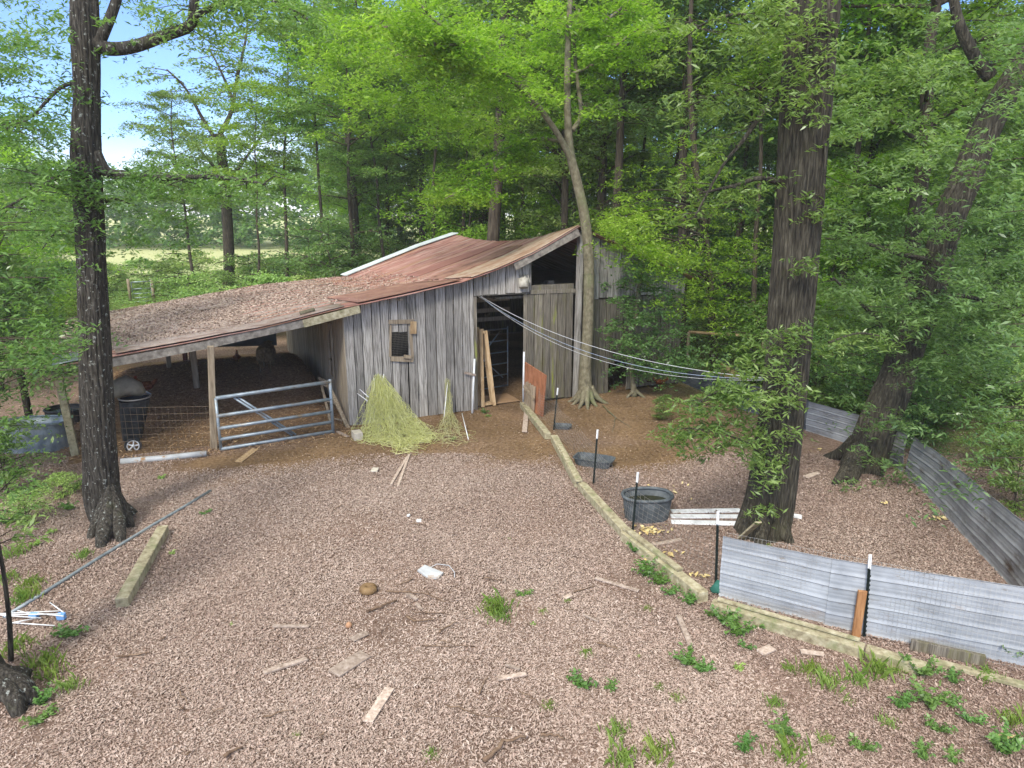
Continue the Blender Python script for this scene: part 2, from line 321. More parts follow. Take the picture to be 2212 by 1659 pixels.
# ------------------------------------------------------------------ ground
def grid_axis(lo, hi, fine_lo, fine_hi, step, grow=1.13):
    a = list(np.arange(fine_lo, fine_hi + step, step)); s = step
    while a[-1] < hi: s *= grow; a.append(a[-1] + s)
    s = step
    while a[0] > lo: s *= grow; a.insert(0, a[0] - s)
    return np.array(a)
def fbm(x, y, sc_, seed=0, oc=3):
    o = np.zeros_like(x)
    flat = np.stack([x.ravel() * sc_, y.ravel() * sc_], 1)
    vals = np.array([noise.fractal(Vector((p[0] + seed, p[1] - seed, seed * .37)), 1.0, 2.0, oc) for p in flat])
    return vals.reshape(x.shape)
def bcoord(X, Y): dx, dy = X - A.x, Y - A.y; return dx * E1.x + dy * E1.y, dx * E2.x + dy * E2.y
def mound(X, Y):
    s, t = bcoord(X, Y)
    side = 1 / (1 + np.exp(np.clip((s + .15) / .12, -40, 40)))       # ends at the boarded side wall
    lft = 1 / (1 + np.exp(np.clip(-(s + 5.6) / .35, -40, 40)))
    ft = 1 / (1 + np.exp(np.clip(-(t - 2.1) / .8, -40, 40))); bk = 1 / (1 + np.exp(np.clip((t - 7.2) / .8, -40, 40)))
    return .86 * side * lft * ft * bk * (1 + .12 * np.sin(s * 2.3 + t) * np.cos(t * 1.7))
def gz(X, Y):
    return mound(X, Y) + .03 * np.sin(X * .9 + 1) * np.sin(Y * .7) * np.clip((20 - Y) / 4, 0, 1) * 0 
def GZ(x, y): return float(gz(np.array(x), np.array(y)))
gx = grid_axis(-260, 260, -16, 13, .14); gy = grid_axis(-40, 330, 4, 31, .14)
XX, YY = np.meshgrid(gx, gy)
ZZ = gz(XX, YY) + .022 * fbm(XX, YY, .9, 3, 4) * (YY < 40)
nx, ny = len(gx), len(gy)
me = bpy.data.meshes.new('ground')
co = np.stack([XX, YY, ZZ], 2).reshape(-1, 3)
idx = np.arange(nx * ny).reshape(ny, nx)
fc = np.stack([idx[:-1, :-1], idx[:-1, 1:], idx[1:, 1:], idx[1:, :-1]], 2).reshape(-1, 4)
me.vertices.add(len(co)); me.vertices.foreach_set('co', co.astype(np.float32).ravel())
me.loops.add(fc.size); me.loops.foreach_set('vertex_index', fc.astype(np.int32).ravel())
me.polygons.add(len(fc)); me.polygons.foreach_set('loop_start', np.arange(0, fc.size, 4, dtype=np.int32)); me.polygons.foreach_set('loop_total', np.full(len(fc), 4, np.int32))
me.polygons.foreach_set('use_smooth', np.ones(len(fc), bool)); me.update(calc_edges=True)
def blob(X, Y, pts):
    m_ = np.zeros_like(X)
    for (cx_, cy_, rx_, ry_, a_) in pts:
        ca, sa = math.cos(a_), math.sin(a_); dx, dy = X - cx_, Y - cy_
        u, v = (dx * ca + dy * sa) / rx_, (-dx * sa + dy * ca) / ry_
        m_ = np.maximum(m_, np.clip(1.6 - np.sqrt(u * u + v * v) * 1.1, 0, 1))
    return m_
def gp(x, y): q = G(x, y); return q.x, q.y
A25 = math.radians(25)
dirt_spots = [(*gp(960, 935), 5.2, 1.4, A25), (*gp(1080, 905), 1.9, 2.2, A25), (*gp(1400, 905), 2.8, 2.2, .5), (*gp(1330, 880), 2.6, 1.8, A25), (*gp(620, 985), 2.8, .7, .3), (*gp(1110, 960), 1.3, 1.4, .5), (*gp(1370, 985), 1.7, 1.0, .2)]
def dirt_mask(X, Y):
    s, t = bcoord(X, Y)
    d = blob(X, Y, dirt_spots)
    return np.clip(np.maximum(d, ((s > -5.9) & (s < 10) & (t > -.3) & (t < 10)) * 1.0), 0, 1)
def green_mask(X, Y):
    u = X / np.maximum(Y, 1) * F            # rough bearing
    fld = np.clip((Y - 29 - .25 * np.maximum(X + 13, 0)) / 7, 0, 1)
    rgt = np.clip((X - (6.9 + .36 * np.clip(Y - 9, 0, 5) - 1.0 * np.clip(Y - 14.5, 0, 5))) / 2.2, 0, 1) * .62 * (Y > 7.5)
    return np.maximum(fld, rgt)
dm = np.clip(dirt_mask(XX, YY) + .35 * fbm(XX, YY, .8, 9, 3), 0, 1) * (dirt_mask(XX, YY) > .02)
gm = np.clip(green_mask(XX, YY) + .25 * fbm(XX, YY, .6, 5, 3) * (green_mask(XX, YY) > .02), 0, 1)
stw = np.clip((YY - 47) / 8, 0, 1)
ca_ = me.color_attributes.new('mask', 'FLOAT_COLOR', 'POINT')
ca_.data.foreach_set('color', np.stack([dm, gm, stw, np.clip(mound(XX, YY) / .4, 0, 1)], 2).reshape(-1).astype(np.float32))
gmat = bpy.data.materials.new('leaf_litter_ground'); gmat.use_nodes = True
t = gmat.node_tree; N = t.nodes; K = t.links.new; b = N['Principled BSDF']; b.inputs['Roughness'].default_value = .95; b.inputs['Specular IOR Level'].default_value = .1
def gn(kind, **kw):
    n = N.new(kind)
    for k_, v_ in kw.items(): n.inputs[k_].default_value = v_
    return n
gtc = gn('ShaderNodeTexCoord')
def gramp(fac, cols, pos):
    rp = N.new('ShaderNodeValToRGB'); e = rp.color_ramp.elements
    while len(e) < len(cols): e.new(.5)
    for i in range(len(cols)): e[i].position = pos[i]; e[i].color = cols[i]
    K(fac, rp.inputs['Fac']); return rp.outputs[0]
n1 = gn('ShaderNodeTexNoise', Scale=14.0, Detail=12.0, Roughness=.72); n2 = gn('ShaderNodeTexNoise', Scale=.9, Detail=6.0); n3 = gn('ShaderNodeTexVoronoi', Scale=34.0); n4 = gn('ShaderNodeTexNoise', Scale=60.0, Detail=6.0, Roughness=.7)
for n_ in (n1, n2, n3, n4): K(gtc.outputs['Object'], n_.inputs['Vector'])
lit = gramp(n1.outputs['Fac'], [c(98, 78, 66), c(132, 110, 97), c(154, 134, 121), c(172, 154, 142)], [.3, .45, .58, .75])
drt = gramp(n1.outputs['Fac'], [c(94, 74, 54), c(122, 99, 74), c(144, 121, 93), c(160, 140, 114)], [.28, .45, .6, .78])
grn = gramp(n1.outputs['Fac'], [c(64, 62, 36), c(92, 104, 44), c(112, 136, 56), c(150, 150, 90)], [.3, .45, .58, .75])
fld = gramp(n1.outputs['Fac'], [c(138, 150, 96), c(172, 176, 126), c(194, 190, 152)], [.3, .5, .7])
var = gramp(n2.outputs['Fac'], [(.72, .7, .68, 1), (1.1, 1.08, 1.05, 1)], [.3, .68])
sep = gn('ShaderNodeSeparateColor'); ga = gn('ShaderNodeVertexColor') if False else N.new('ShaderNodeAttribute'); ga.attribute_name = 'mask'; K(ga.outputs['Color'], sep.inputs[0])
def gmix(f_, a_, b_, bt='MIX', fv=None):
    m_ = N.new('ShaderNodeMix'); m_.data_type = 'RGBA'; m_.blend_type = bt
    if fv is None: K(f_, m_.inputs[0])
    else: m_.inputs[0].default_value = fv
    K(a_, m_.inputs[6]); K(b_, m_.inputs[7]); return m_.outputs[2]
colr = gmix(sep.outputs[0], lit, drt); colr = gmix(None, colr, var, 'MULTIPLY', 1.0)
mnd = gramp(n1.outputs['Fac'], [c(104, 80, 60), c(142, 116, 92), c(172, 146, 118)], [.3, .52, .74]); colr = gmix(ga.outputs['Alpha'], colr, mnd)
colr = gmix(sep.outputs[1], colr, grn); colr = gmix(sep.outputs[2], colr, fld); K(colr, b.inputs['Base Color'])
bu = gn('ShaderNodeBump', Strength=.9, Distance=.035); ad = N.new('ShaderNodeMath'); ad.operation = 'ADD'; K(n1.outputs['Fac'], ad.inputs[0]); K(n4.outputs['Fac'], ad.inputs[1]); K(ad.outputs[0], bu.inputs['Height']); K(bu.outputs[0], b.inputs['Normal'])
me.materials.append(gmat); ground = bpy.data.objects.new('ground', me); C.objects.link(ground); tag(ground, kind='structure')

# litter: small dead leaves and chips lying loose
M_litter = rampmat('dead_leaf', [c(116, 95, 85), c(146, 125, 113), c(161, 141, 129), c(170, 152, 140), c(177, 160, 148), c(188, 173, 161)])
def in_view(X, Y, m_=90):
    zc = Y * cp + CAM_H * sp; u = X / zc * F; v = F * (CAM_H * cp - Y * sp) / zc
    return (np.abs(u) < 1106 + m_) & (v < 830 + m_)
def scatter(n, ylo, yhi, keep):
    Y = np.sqrt(RG.uniform((ylo) ** 2, yhi ** 2, n)); X = RG.uniform(-.80, .80, n) * (Y + 1.3)
    k = in_view(X, Y) & keep(X, Y); return X[k], Y[k]
def wav(X, Y):
    o = 0
    for (a_, b_, p_, k_) in ((1.7, .9, 0, .3), (-.8, 2.3, 1, .25), (3.1, -2.2, 2, .2), (4.7, 3.9, .5, .15), (-6.3, 5.1, 3, .12)): o = o + k_ * np.sin(a_ * X + b_ * Y + p_)
    return o
def lit_keep(X, Y):
    d = np.clip(dirt_mask(X, Y) * 1.15 - .12 + .32 * wav(X, Y) * (dirt_mask(X, Y) > .01) * (dirt_mask(X, Y) < .99), 0, 1); s, t = bcoord(X, Y)
    bare = np.clip(.55 * (wav(X * .7 + 1, Y * .8 + 2) + .35), 0, .62)
    return (RG.uniform(0, 1, len(X)) > d * 1.05) & (RG.uniform(0, 1, len(X)) > bare) & (RG.uniform(0, 1, len(X)) > green_mask(X, Y) * .8)
def litter_obj(name, X, Y, size, mat, label, asp=.33):
    n = len(X); Z = gz(X, Y) + RG.uniform(.004, .028, n)
    sz = size * RG.choice([.55, .8, 1.05, 1.4], n, p=[.3, .38, .25, .07])
    q = leaf_quads(np.stack([X, Y, Z], 1), sz, asp, 0.0, .3)
    lf = wav(X * .45 + 3, Y * .5) + .5 * wav(X * 1.3, Y * 1.1 + 5)
    pen = ((X > 1.0 + (13.5 - Y) * .28) & (Y < 20)) * .16
    o = np_mesh(name, q, 4, mat, np.clip(RG.normal(.52, .21, n) + .13 * lf - pen, 0, 1)); return tag(o, label, 'leaf litter', kind='stuff')
X1, Y1 = scatter(1350000, 5.3, 14.5, lit_keep); X2, Y2 = scatter(200000, 14.5, 30, lit_keep)
litter_obj('leaf_litter', np.concatenate([X1, X2]), np.concatenate([Y1, Y2]), .038, M_litter, 'pinkish brown dead leaves and wood chips covering the yard')
k = RG.uniform(0, 1, 60000); 
Xs, Ys = scatter(90000, 14, 24, lambda X, Y: (bcoord(X, Y)[0] > -6.2) & (bcoord(X, Y)[0] < -.1) & (bcoord(X, Y)[1] > -.9) & (bcoord(X, Y)[1] < 9) & (np.abs(bcoord(X, Y)[1]) < 20))
M_strawbits = rampmat('straw_bit', [c(108, 82, 60), c(144, 114, 84), c(172, 142, 106), c(192, 164, 124)])
tag(np_mesh('straw', leaf_quads(np.stack([Xs, Ys, gz(Xs, Ys) + RG.uniform(.005, .04, len(Xs))], 1), .09, .16, 0, .5), 4, M_strawbits, RG.uniform(0, 1, len(Xs))),
    'brown straw bedding spread over the earth mound under the shed roof', 'straw', kind='stuff')
Xd, Yd = scatter(60000, 14, 22, lambda X, Y: dirt_mask(X, Y) > .2)
tag(np_mesh('dirt_litter', leaf_quads(np.stack([Xd, Yd, gz(Xd, Yd) + .015], 1), .045, .3, 0, .4), 4, rampmat('dirt_bit', [c(80, 62, 48), c(114, 92, 72), c(142, 120, 98), c(162, 142, 120)]), RG.uniform(0, 1, len(Xd))),
    'sparse crumbs and chips on the bare brown dirt by the barn', 'leaf litter', kind='stuff')

# ------------------------------------------------------------------ barn
SR = WH(1465, 830)[0]                                  # right end of the front wall
barn = thing('barn', A, 'old weathered grey board barn with rusty red tin roof and open lean-to on its left', 'barn')
front_px = [(110, 795), (250, 768), (400, 741), (560, 711), (745, 666), (870, 640), (1000, 609), (1075, 582), (1150, 548), (1252, 490)]
front3 = []
for (x, y) in front_px:
    s, z = WH(x, y, -.32); front3.append((s, z))
back_px = [(145, 690, 21.8), (250, 672, 22.9), (400, 645, 24.0), (500, 628, 24.5), (560, 617, 24.8), (650, 608, 25.6), (740, 598, 26.4), (820, 566, 27.2), (900, 534, 28.0), (980, 507, 28.9)]
Fp = [W(s, z, -.32) for s, z in front3]; Bp = [P(*b_) for b_ in back_px]
# far slope of the main roof
zr = WH(1470, 606, -.32)[1]
Fp += [W(front3[-1][0] + .01 + (SR + .25 - front3[-1][0]) * k_, front3[-1][1] + (zr - front3[-1][1]) * k_, -.32) for k_ in (.5, 1.0)]
Bp += [Bp[9] + E1 * (3.6 * k_) + UP * (-1.5 * k_) for k_ in (.5, 1.0)]
def cat(P0, P1, P2, P3, t): return .5 * ((2 * P1) + (-P0 + P2) * t + (2 * P0 - 5 * P1 + 4 * P2 - P3) * t * t + (-P0 + 3 * P1 - 3 * P2 + P3) * t ** 3)
def resample(L_, k_, brk=(9,)):
    out = []
    for i in range(len(L_) - 1):
        for j in range(k_): out.append(L_[i].lerp(L_[i + 1], j / k_))
    return out + [L_[-1]]
RF, RB = resample(Fp, 4), resample(Bp, 4)
def roofpt(ci, t):        # t 0 front .. 1 back
    f_, b_ = RF[ci], RB[ci]; p = f_.lerp(b_, t)
    kk = ci / 36.0
    p = p - UP * (.28 * math.sin(math.pi * t) * max(0, min(1, kk)) ** 3 + .05 * math.sin(math.pi * t))
    return p
mb = MB(); NR = 150; ncol = len(RF)
sheetw = 10
vs = []; 
for j in range(NR + 1):
    for i in range(ncol):
        p = roofpt(i, j / NR)
        lap = .018 * ((j % sheetw) / sheetw) + (.012 if (i // 12) % 2 else 0)
        wob = .02 * noise.noise(Vector((i * .35, j * .07, 3)))
        vs.append(p + UP * (.012 * math.sin(j * math.pi) + (.013 if j % 2 else 0) + lap + wob))
fs = [(j * ncol + i, j * ncol + i + 1, (j + 1) * ncol + i + 1, (j + 1) * ncol + i) for j in range(NR) for i in range(ncol - 1)]
mb.add(vs, fs, .5, True)
# roof material: rust streaks running down the slope
M_roof = nmat('rusty_tin', [c(116, 76, 68), c(150, 106, 95), c(166, 124, 113), c(178, 148, 137)], (.7, 3.5, 1), 1.6, 9, .75, .3, .01, ramp=(.36, .64), coord='UV', metal=.1,
              patches=[(c(158, 120, 92), (.3, 1.6, 1), 1.0, .50, .66), (c(172, 160, 148), (.4, 6, 1), 1.6, .56, .70), (c(84, 58, 52), (.5, 5, 1), 1.6, .56, .70)])
roof = mb.build('roof', M_roof, barn)
uv = roof.data.uv_layers.new(name='UVMap'); nl = len(roof.data.loops); vi = np.empty(nl, np.int32); roof.data.loops.foreach_get('vertex_index', vi)
uvs = np.stack([(vi % ncol) * .38, (vi // ncol) * .075], 1); uv.data.foreach_set('uv', uvs.astype(np.float32).ravel())
so_ = roof.modifiers.new('thick', 'SOLIDIFY'); so_.thickness = .012; so_.offset = -1
M_pale_trim = nmat('pale_trim_metal', [c(176, 186, 186), c(204, 212, 212)], ns=2, rough=.5, bump=.05)
# pale metal strip along the back rake
mb = MB()
for i in range(24, 36): mb.beam(RB[i] + UP * .075 - E2 * .12, RB[i + 1] + UP * .075 - E2 * .12, .55, .025, rnd=.5, over=.01)
rt = mb.build('rake_trim', M_pale_trim, roof, origin=tuple(A)); rt.parent = roof; rt.location = (0, 0, 0)
# overlapping loose sheets on the roof
def roof_patch(i0, i1, j0, j1, dz, mat_, rnd):
    mb = MB(); n_ = 0; V = []
    ii = list(range(i0, i1 + 1)); jj = list(range(j0, j1 + 1))
    for j in jj:
        for i in ii: V.append(roofpt(i, j / NR) + UP * (dz + .03 + (.013 if j % 2 else 0) + .02 * noise.noise(Vector((i * .35, j * .07, 3)))))
    w_ = len(ii); Fq = [(a * w_ + b_, a * w_ + b_ + 1, (a + 1) * w_ + b_ + 1, (a + 1) * w_ + b_) for a in range(len(jj) - 1) for b_ in range(w_ - 1)]
    mb.add(V, Fq, rnd, True); o = mb.build('roof_sheet', mat_, roof, origin=tuple(A)); o.location = (0, 0, 0)
    s_ = o.modifiers.new('thick', 'SOLIDIFY'); s_.thickness = .01; s_.offset = 1
    return o
M_roof2 = nmat('rust_sheet', [c(112, 80, 70), c(138, 102, 88), c(158, 124, 106)], (3, 3, 1), .8, 8, .75, .2, .01, ramp=(.3, .7), metal=.1)
M_roof3 = nmat('orange_streaked_tin', [c(132, 98, 78), c(154, 124, 102), c(172, 154, 136), c(150, 114, 92)], (1.6, 5, 5), .8, 9, .7, .2, .01, ramp=(.3, .7), metal=.15)
M_roofgrey = nmat('grey_streaked_tin', [c(108, 88, 78), c(140, 118, 106), c(160, 146, 136), c(130, 106, 94)], (2.2, 5, 5), .8, 9, .6, .2, .01, ramp=(.3, .7), metal=.2)
roof_patch(25, 36, 0, 26, .004, M_roof3, .4); roof_patch(26, 36, 66, 80, -.012, M_roof, .7); roof_patch(25, 34, 30, 46, -.008, M_roof2, .7)
roof_patch(0, 21, 13, 148, -.016, M_roofgrey, .8); roof_patch(4, 16, 0, 13, .012, M_roofgrey, .2); roof_patch(17, 24, 1, 44, .02, M_roof2, .1); roof_patch(0, 3, 0, 22, .012, M_galv, .3)

def roofz(s, t=0.0):              # roof height over the wall line, by column
    if t == 0.0:
        q = [((p - A).dot(E1), p.z) for p in RF]
    else:
        q = [(((roofpt(i, t)) - A).dot(E1), roofpt(i, t).z) for i in range(ncol)]
    for (a_, b_) in zip(q[:-1], q[1:]):
        if a_[0] <= s <= b_[0]: return a_[1] + (b_[1] - a_[1]) * (s - a_[0]) / max(b_[0] - a_[0], 1e-6)
    return q[0][1] if s < q[0][0] else q[-1][1]
def boards(mb, s0, s1, zb, zt, wd=.235, t=0.0, th=.03, gap=.020):      # vertical boards on the front wall; zb/zt may be functions of s
    s = s0
    while s < s1 - .02:
        w_ = min(wd * random.uniform(.82, 1.14), s1 - s)
        a_, b_ = s + gap / 2, s + w_ - gap / 2
        f0 = zb(s + w_ / 2) if callable(zb) else zb
        g0, g1 = (zt(a_), zt(b_)) if callable(zt) else (zt, zt)
        off = random.uniform(-.012, .012); f0 += random.uniform(-.02, .03)
        V = [W(a_, f0, t - th / 2 + off), W(b_, f0, t - th / 2 + off), W(b_, f0, t + th / 2 + off), W(a_, f0, t + th / 2 + off),
             W(a_, g0, t - th / 2 + off), W(b_, g1, t - th / 2 + off), W(b_, g1, t + th / 2 + off), W(a_, g0, t + th / 2 + off)]
        mb.add(V, [(3, 2, 1, 0), (4, 5, 6, 7), (0, 1, 5, 4), (1, 2, 6, 5), (2, 3, 7, 6), (3, 0, 4, 7)])
        s += w_
rz = lambda s: roofz(s) - .03
sDL = WH(1024, 760)[0]; sDR = WH(1135, 760)[0]; sLO0 = WH(1148, 600)[0]; sLO1 = WH(1240, 600)[0]; zLint = WH(1080, 636)[1]; zLoft = WH(1190, 630)[1]
sG0 = WH(1251, 650)[0]; sG1 = WH(1262, 650)[0]; zG = WH(1256, 762)[1]
sw0, sw1 = WH(846, 745)[0], WH(881, 745)[0]; zw0, zw1 = WH(863, 770)[1], WH(863, 718)[1]
mb = MB()
boards(mb, 0, sw0, 0, rz); boards(mb, sw0, sw1, zw1, rz, (sw1 - sw0) / 2 * 1.01); boards(mb, sw0, sw1, 0, zw0, (sw1 - sw0) / 2 * 1.01); boards(mb, sw1, sDL, 0, rz)
boards(mb, sDL + .01, sLO0, zLint, rz)
mb.build('front_wall', M_board, barn)
mb = MB()
sH0, sH1 = WH(1313, 820)[0], WH(1352, 820)[0]; zH = WH(1330, 782)[1]; zSeam = WH(1350, 642)[1]
boards(mb, sG0, sG1, 0, zG, .12); boards(mb, sG1, sH0, 0, zSeam); boards(mb, sH0, sH1, zH, zSeam); boards(mb, sH1, SR - .02, .06, zSeam)
mb.build('lower_front_wall', M_board_dark, barn)
mb = MB(); boards(mb, sG1, SR, zSeam + .015, rz, t=-.035)
mb.build('upper_front_wall', M_board, barn)
# window opening with trim
wn = MB(); x0, x1 = WH(840, 745)[0], WH(893, 745)[0]
def fr(mb, p0, p1, wd, th=.03, off=-.035, rnd=None):
    (s0, z0), (s1, z1) = WH(*p0), WH(*p1); mb.beam(W(s0, z0, off), W(s1, z1, off), th, wd, up=(W(s1, z1) - W(s0, z0)).normalized().cross(E2), rnd=rnd, jit=.004)
win = MB(); fr(win, (839, 695), (893, 694), .11); fr(win, (843, 774), (892, 776), .12, off=-.05); fr(win, (843, 702), (842, 770), .05); fr(win, (885, 704), (890, 770), .07); fr(win, (870, 768), (886, 770), .08, off=-.10)
wf = win.build('window_frame', M_post, barn)
mb = MB(); fr(mb, (891, 694), (891, 720), .15, off=-.07); mb.build('pale_board', M_newwood, wf, origin=tuple(A)).location = (0, 0, 0)
mb = MB()
for k_ in range(13):
    s_ = sw0 + (sw1 - sw0) * k_ / 12; mb.tube([W(s_, zw0, -.02), W(s_, zw1, -.02)], .0022, 3)
for k_ in range(15):
    z_ = zw0 + (zw1 - zw0) * k_ / 14; mb.tube([W(sw0, z_, -.02), W(sw1, z_, -.02)], .0022, 3)
mb.build('wire_mesh', M_wire, wf, origin=tuple(A)).location = (0, 0, 0)
# door leaf, jambs, posts, fascia
mb = MB(); boards(mb, WH(1137, 760)[0], WH(1234, 760)[0], .05, zLoft - .04, .225, t=-.04)
door = mb.build('door', M_board_dark, barn)
mb = MB(); (s_, z_) = WH(1146, 798); mb.box(W(s_, z_, -.075), .09, .012, .025, E1, E2, UP); mb.build('hinge', M_redpost, door, origin=tuple(A)).location = (0, 0, 0)
mb = MB()
mb.beam(W(sDL - .05, zLint + .08, .06), W(sLO1, zLint + .08, .06), .1, .2); mb.beam(W(sLO0 - .05, zLoft + .02, -.02), W(sLO1, zLoft + .0, -.02), .09, .10)
mb.beam(W(sDL + .06, 0, .06), W(sDL + .06, zLint, .06), .1, .1); mb.beam(W(sDR + .02, 0, .06), W(sDR + .02, zLint, .06), .1, .1)
mb.build('door_frame', M_board_dark, barn)
mb = MB(); s_ = WH(1244, 700)[0]; mb.beam(W(s_, 0, -.06), W(s_ + .05, roofz(s_) - .05, -.06), .17, .13, up=E1, jit=.01); mb.build('post', M_board, barn, bevel=.01)
mb = MB()
def fpt(i, dz, t=-.27): p = RF[i]; return p - UP * dz + E2 * (t + .32)
for i0, i1 in ((0, 9), (9, 15)): mb.beam(fpt(i0, .13), fpt(i1, .13), .045, .17, rnd=.3 + i0 * .03, over=.01)
mb.build('fascia', M_beam, barn)
mb = MB(); mb.beam(fpt(14, .12, -.32), fpt(17, .09, -.32), .04, .17, rnd=.9); mb.build('fascia', M_timber, barn)
mb = MB(); mb.beam(fpt(30, .12), fpt(36, .12), .05, .22); mb.build('fascia', M_beam, barn)
mb = MB()
for t_ in (.06, .2, .34, .48, .62, .76, .9):
    for i in range(1, 36, 5): mb.beam(roofpt(i, t_) - UP * .17, roofpt(min(i + 5, 36), t_) - UP * .17, .05, .14, over=.01)
for i in (3, 8, 14, 20, 27, 33):
    for k_ in range(8): mb.beam(roofpt(i, .01 + k_ * .12) - UP * .085, roofpt(i, .01 + k_ * .12 + .12) - UP * .085, .08, .03)
mb.build('rafters', M_board_tan, barn)
# side wall under the lean-to, back walls, right wall
depth = (Bp[6] - A).dot(E2)
mb = MB(); t_ = 0.03; D_side = 10.3
while t_ < D_side:
    w_ = .21 * random.uniform(.85, 1.15); zt = roofpt(18, 0).z * 0 + (roofz(0, (t_ + .32) / 10.9)) - .08; sk = -.045 * 0
    o_ = random.uniform(-.006, .006)
    mb.box(W(o_ - .10 * (t_ / 10) * 0, zt / 2, t_ + w_ / 2), .013, w_ / 2 - .005, zt / 2, E1, E2, UP); t_ += w_
mb.build('side_wall', M_board_tan, barn)
mb = MB()
for (sa, sb, tt) in ((0, SR, D_side),):
    s_ = sa
    while s_ < sb:
        w_ = .24; zz = roofz(min(s_ + .1, SR - .1), .93) - .1
        hole = random.random() < .10
        if not hole: mb.box(W(s_ + w_ / 2, zz / 2, tt), w_ / 2 - .004, .013, zz / 2, E1, E2, UP)
        s_ += w_
mb.build('back_wall', M_board_dark, barn)
mb = MB(); t_ = 0.03
while t_ < D_side:
    w_ = .23; mb.box(W(SR, 1.45, t_ + w_ / 2), .013, w_ / 2 - .003, 1.45, E1, E2, UP); t_ += w_
mb.build('right_wall', M_board_dark, barn)
mb = MB()        # hay-loft floor inside; dark boards added behind the window to keep it black
mb.box(W((sDL + SR) / 2 + .3, zLoft - .12, 4.6), (SR - sDL) / 2 - .4, 4.4, .03, E1, E2, UP)
mb.build('loft_floor', M_board_dark, barn)
mb = MB(); mb.box(W((sw0 + sw1) / 2, 1.2, 1.3), 1.25, .012, 1.2, E1, E2, UP); mb.box(W(sDL - .35, 1.2, .75), .012, .55, 1.2, E1, E2, UP); mb.build('window_blackout', M_blackout, barn)  # added boards that stop light showing through the window
# lean-to posts
def leanpost(x, y, w_=.13, m_=None, lean=0.0, frm=True):
    g = G(x, y); s, t2 = (g - A).dot(E1), (g - A).dot(E2)
    zt = roofz(s, max(0.001, (t2 + .32) / 10.9)) - .10
    mb = MB(); mb.beam(g - UP * .1, Vector((g.x + lean, g.y, zt)), w_, w_, up=E1, jit=.008)
    mb.build('post', m_ or M_post, barn, bevel=.012)
leanpost(165, 985, .15, M_timber, -.12); leanpost(462, 972, .14, None, .17); leanpost(431, 888, .15); leanpost(196, 925, .11); leanpost(208, 880, .1, M_redpost); leanpost(372, 845, .12)
for (x, y) in ((403, 797), (418, 803)):
    g = G(x, y); o = MB().beam(g - UP * .1, g + UP * 2.0, .12, .12).build('steel_post', M_redpost, None, origin=tuple(g), bevel=.01)
    tag(o, ('left' if x < 410 else 'right') + ' one of the two red steel posts behind the lean-to mound', 'post', 'red posts behind the lean-to')
# dark sheet hung under the far roof edge
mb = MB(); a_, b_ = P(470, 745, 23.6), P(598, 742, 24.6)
mb.box((a_ + b_) / 2 + UP * .35, (b_ - a_).length / 2, .01, .42, (b_ - a_).normalized(), None, UP); mb.build('back_sheet', M_sheet_dark_shaded, barn)
# wall ladder-like frame inside lean-to
mb = MB()
for t2 in (1.3, 1.75): mb.beam(W(-.05, .9, t2), W(-.05, 2.35, t2), .04, .05)
for z_ in (1.35, 2.3): mb.beam(W(-.05, z_, 1.3), W(-.05, z_, 1.75), .04, .04)
tag(mb.build('wall_ladder', M_post, None, origin=tuple(W(0, .9, 1.5))), 'narrow wooden frame hung on the tan boards inside the lean-to', 'frame')
# dark soil inside and loft clutter
# roof litter
nl_ = 60000; ii = RG.uniform(0, 1, nl_) ** 1.0 * 26; jj = RG.uniform(0.02, .99, nl_)
keep = RG.uniform(0, 1, nl_) < np.clip(1.25 - ii / 24, .03, 1) * (.35 + .9 * np.clip(.5 + np.sin(ii * 1.1 + jj * 9) * .35 + np.sin(jj * 41 + ii) * .3 + np.sin(ii * 3.1 - jj * 17) * .25, 0, 1)) * np.clip(.15 + jj * 2.2 - np.clip((ii - 12) / 24, 0, .4), 0, 1); ii, jj = ii[keep], jj[keep]
pp = np.array([tuple(roofpt(int(a_), b_).lerp(roofpt(min(int(a_) + 1, ncol - 1), b_), a_ - int(a_))) for a_, b_ in zip(ii, jj)]); pp[:, 2] += .055
tag(np_mesh('roof_litter', leaf_quads(pp, .075, .38, 0, .35), 4, M_litter, RG.beta(2.2, 1.8, len(pp))), 'dead leaves lying on the lean-to roof', 'leaf litter', kind='stuff')
mb = MB()
i0 = roofpt(9, .55); mb.beam(i0 + UP * .1, i0 + E1 * .7 + UP * .22, .14, .03)
tag(mb.build('broken_board', M_scrap, None, origin=tuple(i0)), 'short tan broken board lying on the leaf-covered lean-to roof', 'board')
g = roofpt(14, .03); mb = MB(); mb.tube([g + UP * .08, g + E1 * .33 + UP * .16], [.06, .05], 8); tag(mb.build('log_piece', M_bark_smooth, None, origin=tuple(g)), 'small mossy log piece at the front edge of the lean-to roof', 'log')

# ------------------------------------------------------------------ things around the barn
def tube_gate(name, pa, pb, ha, hb, bars, label, group=None, mat=M_gate, brace=True, r=.026, cat_='gate'):
    pa, pb = Vector(pa), Vector(pb); g = thing(name, pa, label, cat_, group)
    for k_ in range(bars):
        f_ = [0.02, .21, .42, .66, 1.0][k_] if bars == 5 else k_ / (bars - 1)
        a_, b_ = pa + UP * (.05 + (ha - .05) * f_), pb + UP * (.05 + (hb - .05) * f_)
        MB().tube([a_, b_], r if k_ == bars - 1 else r * .9, 10).build('rail', mat, g)
    MB().tube([pa + UP * .02, pa + UP * ha], r * .8, 8).build('upright', mat, g); MB().tube([pb + UP * .02, pb + UP * (hb + .06)], r * .9, 8).build('upright', mat, g)
    if brace:
        d = pb - pa; off = E2 * .04
        for k_ in (0, .035): MB().tube([pa + d * (.15 + k_) + UP * (ha - .05) + off, pa + d * (.62 + k_) + UP * .12 + off], r * .6, 6).build('brace', mat, g)
    return g
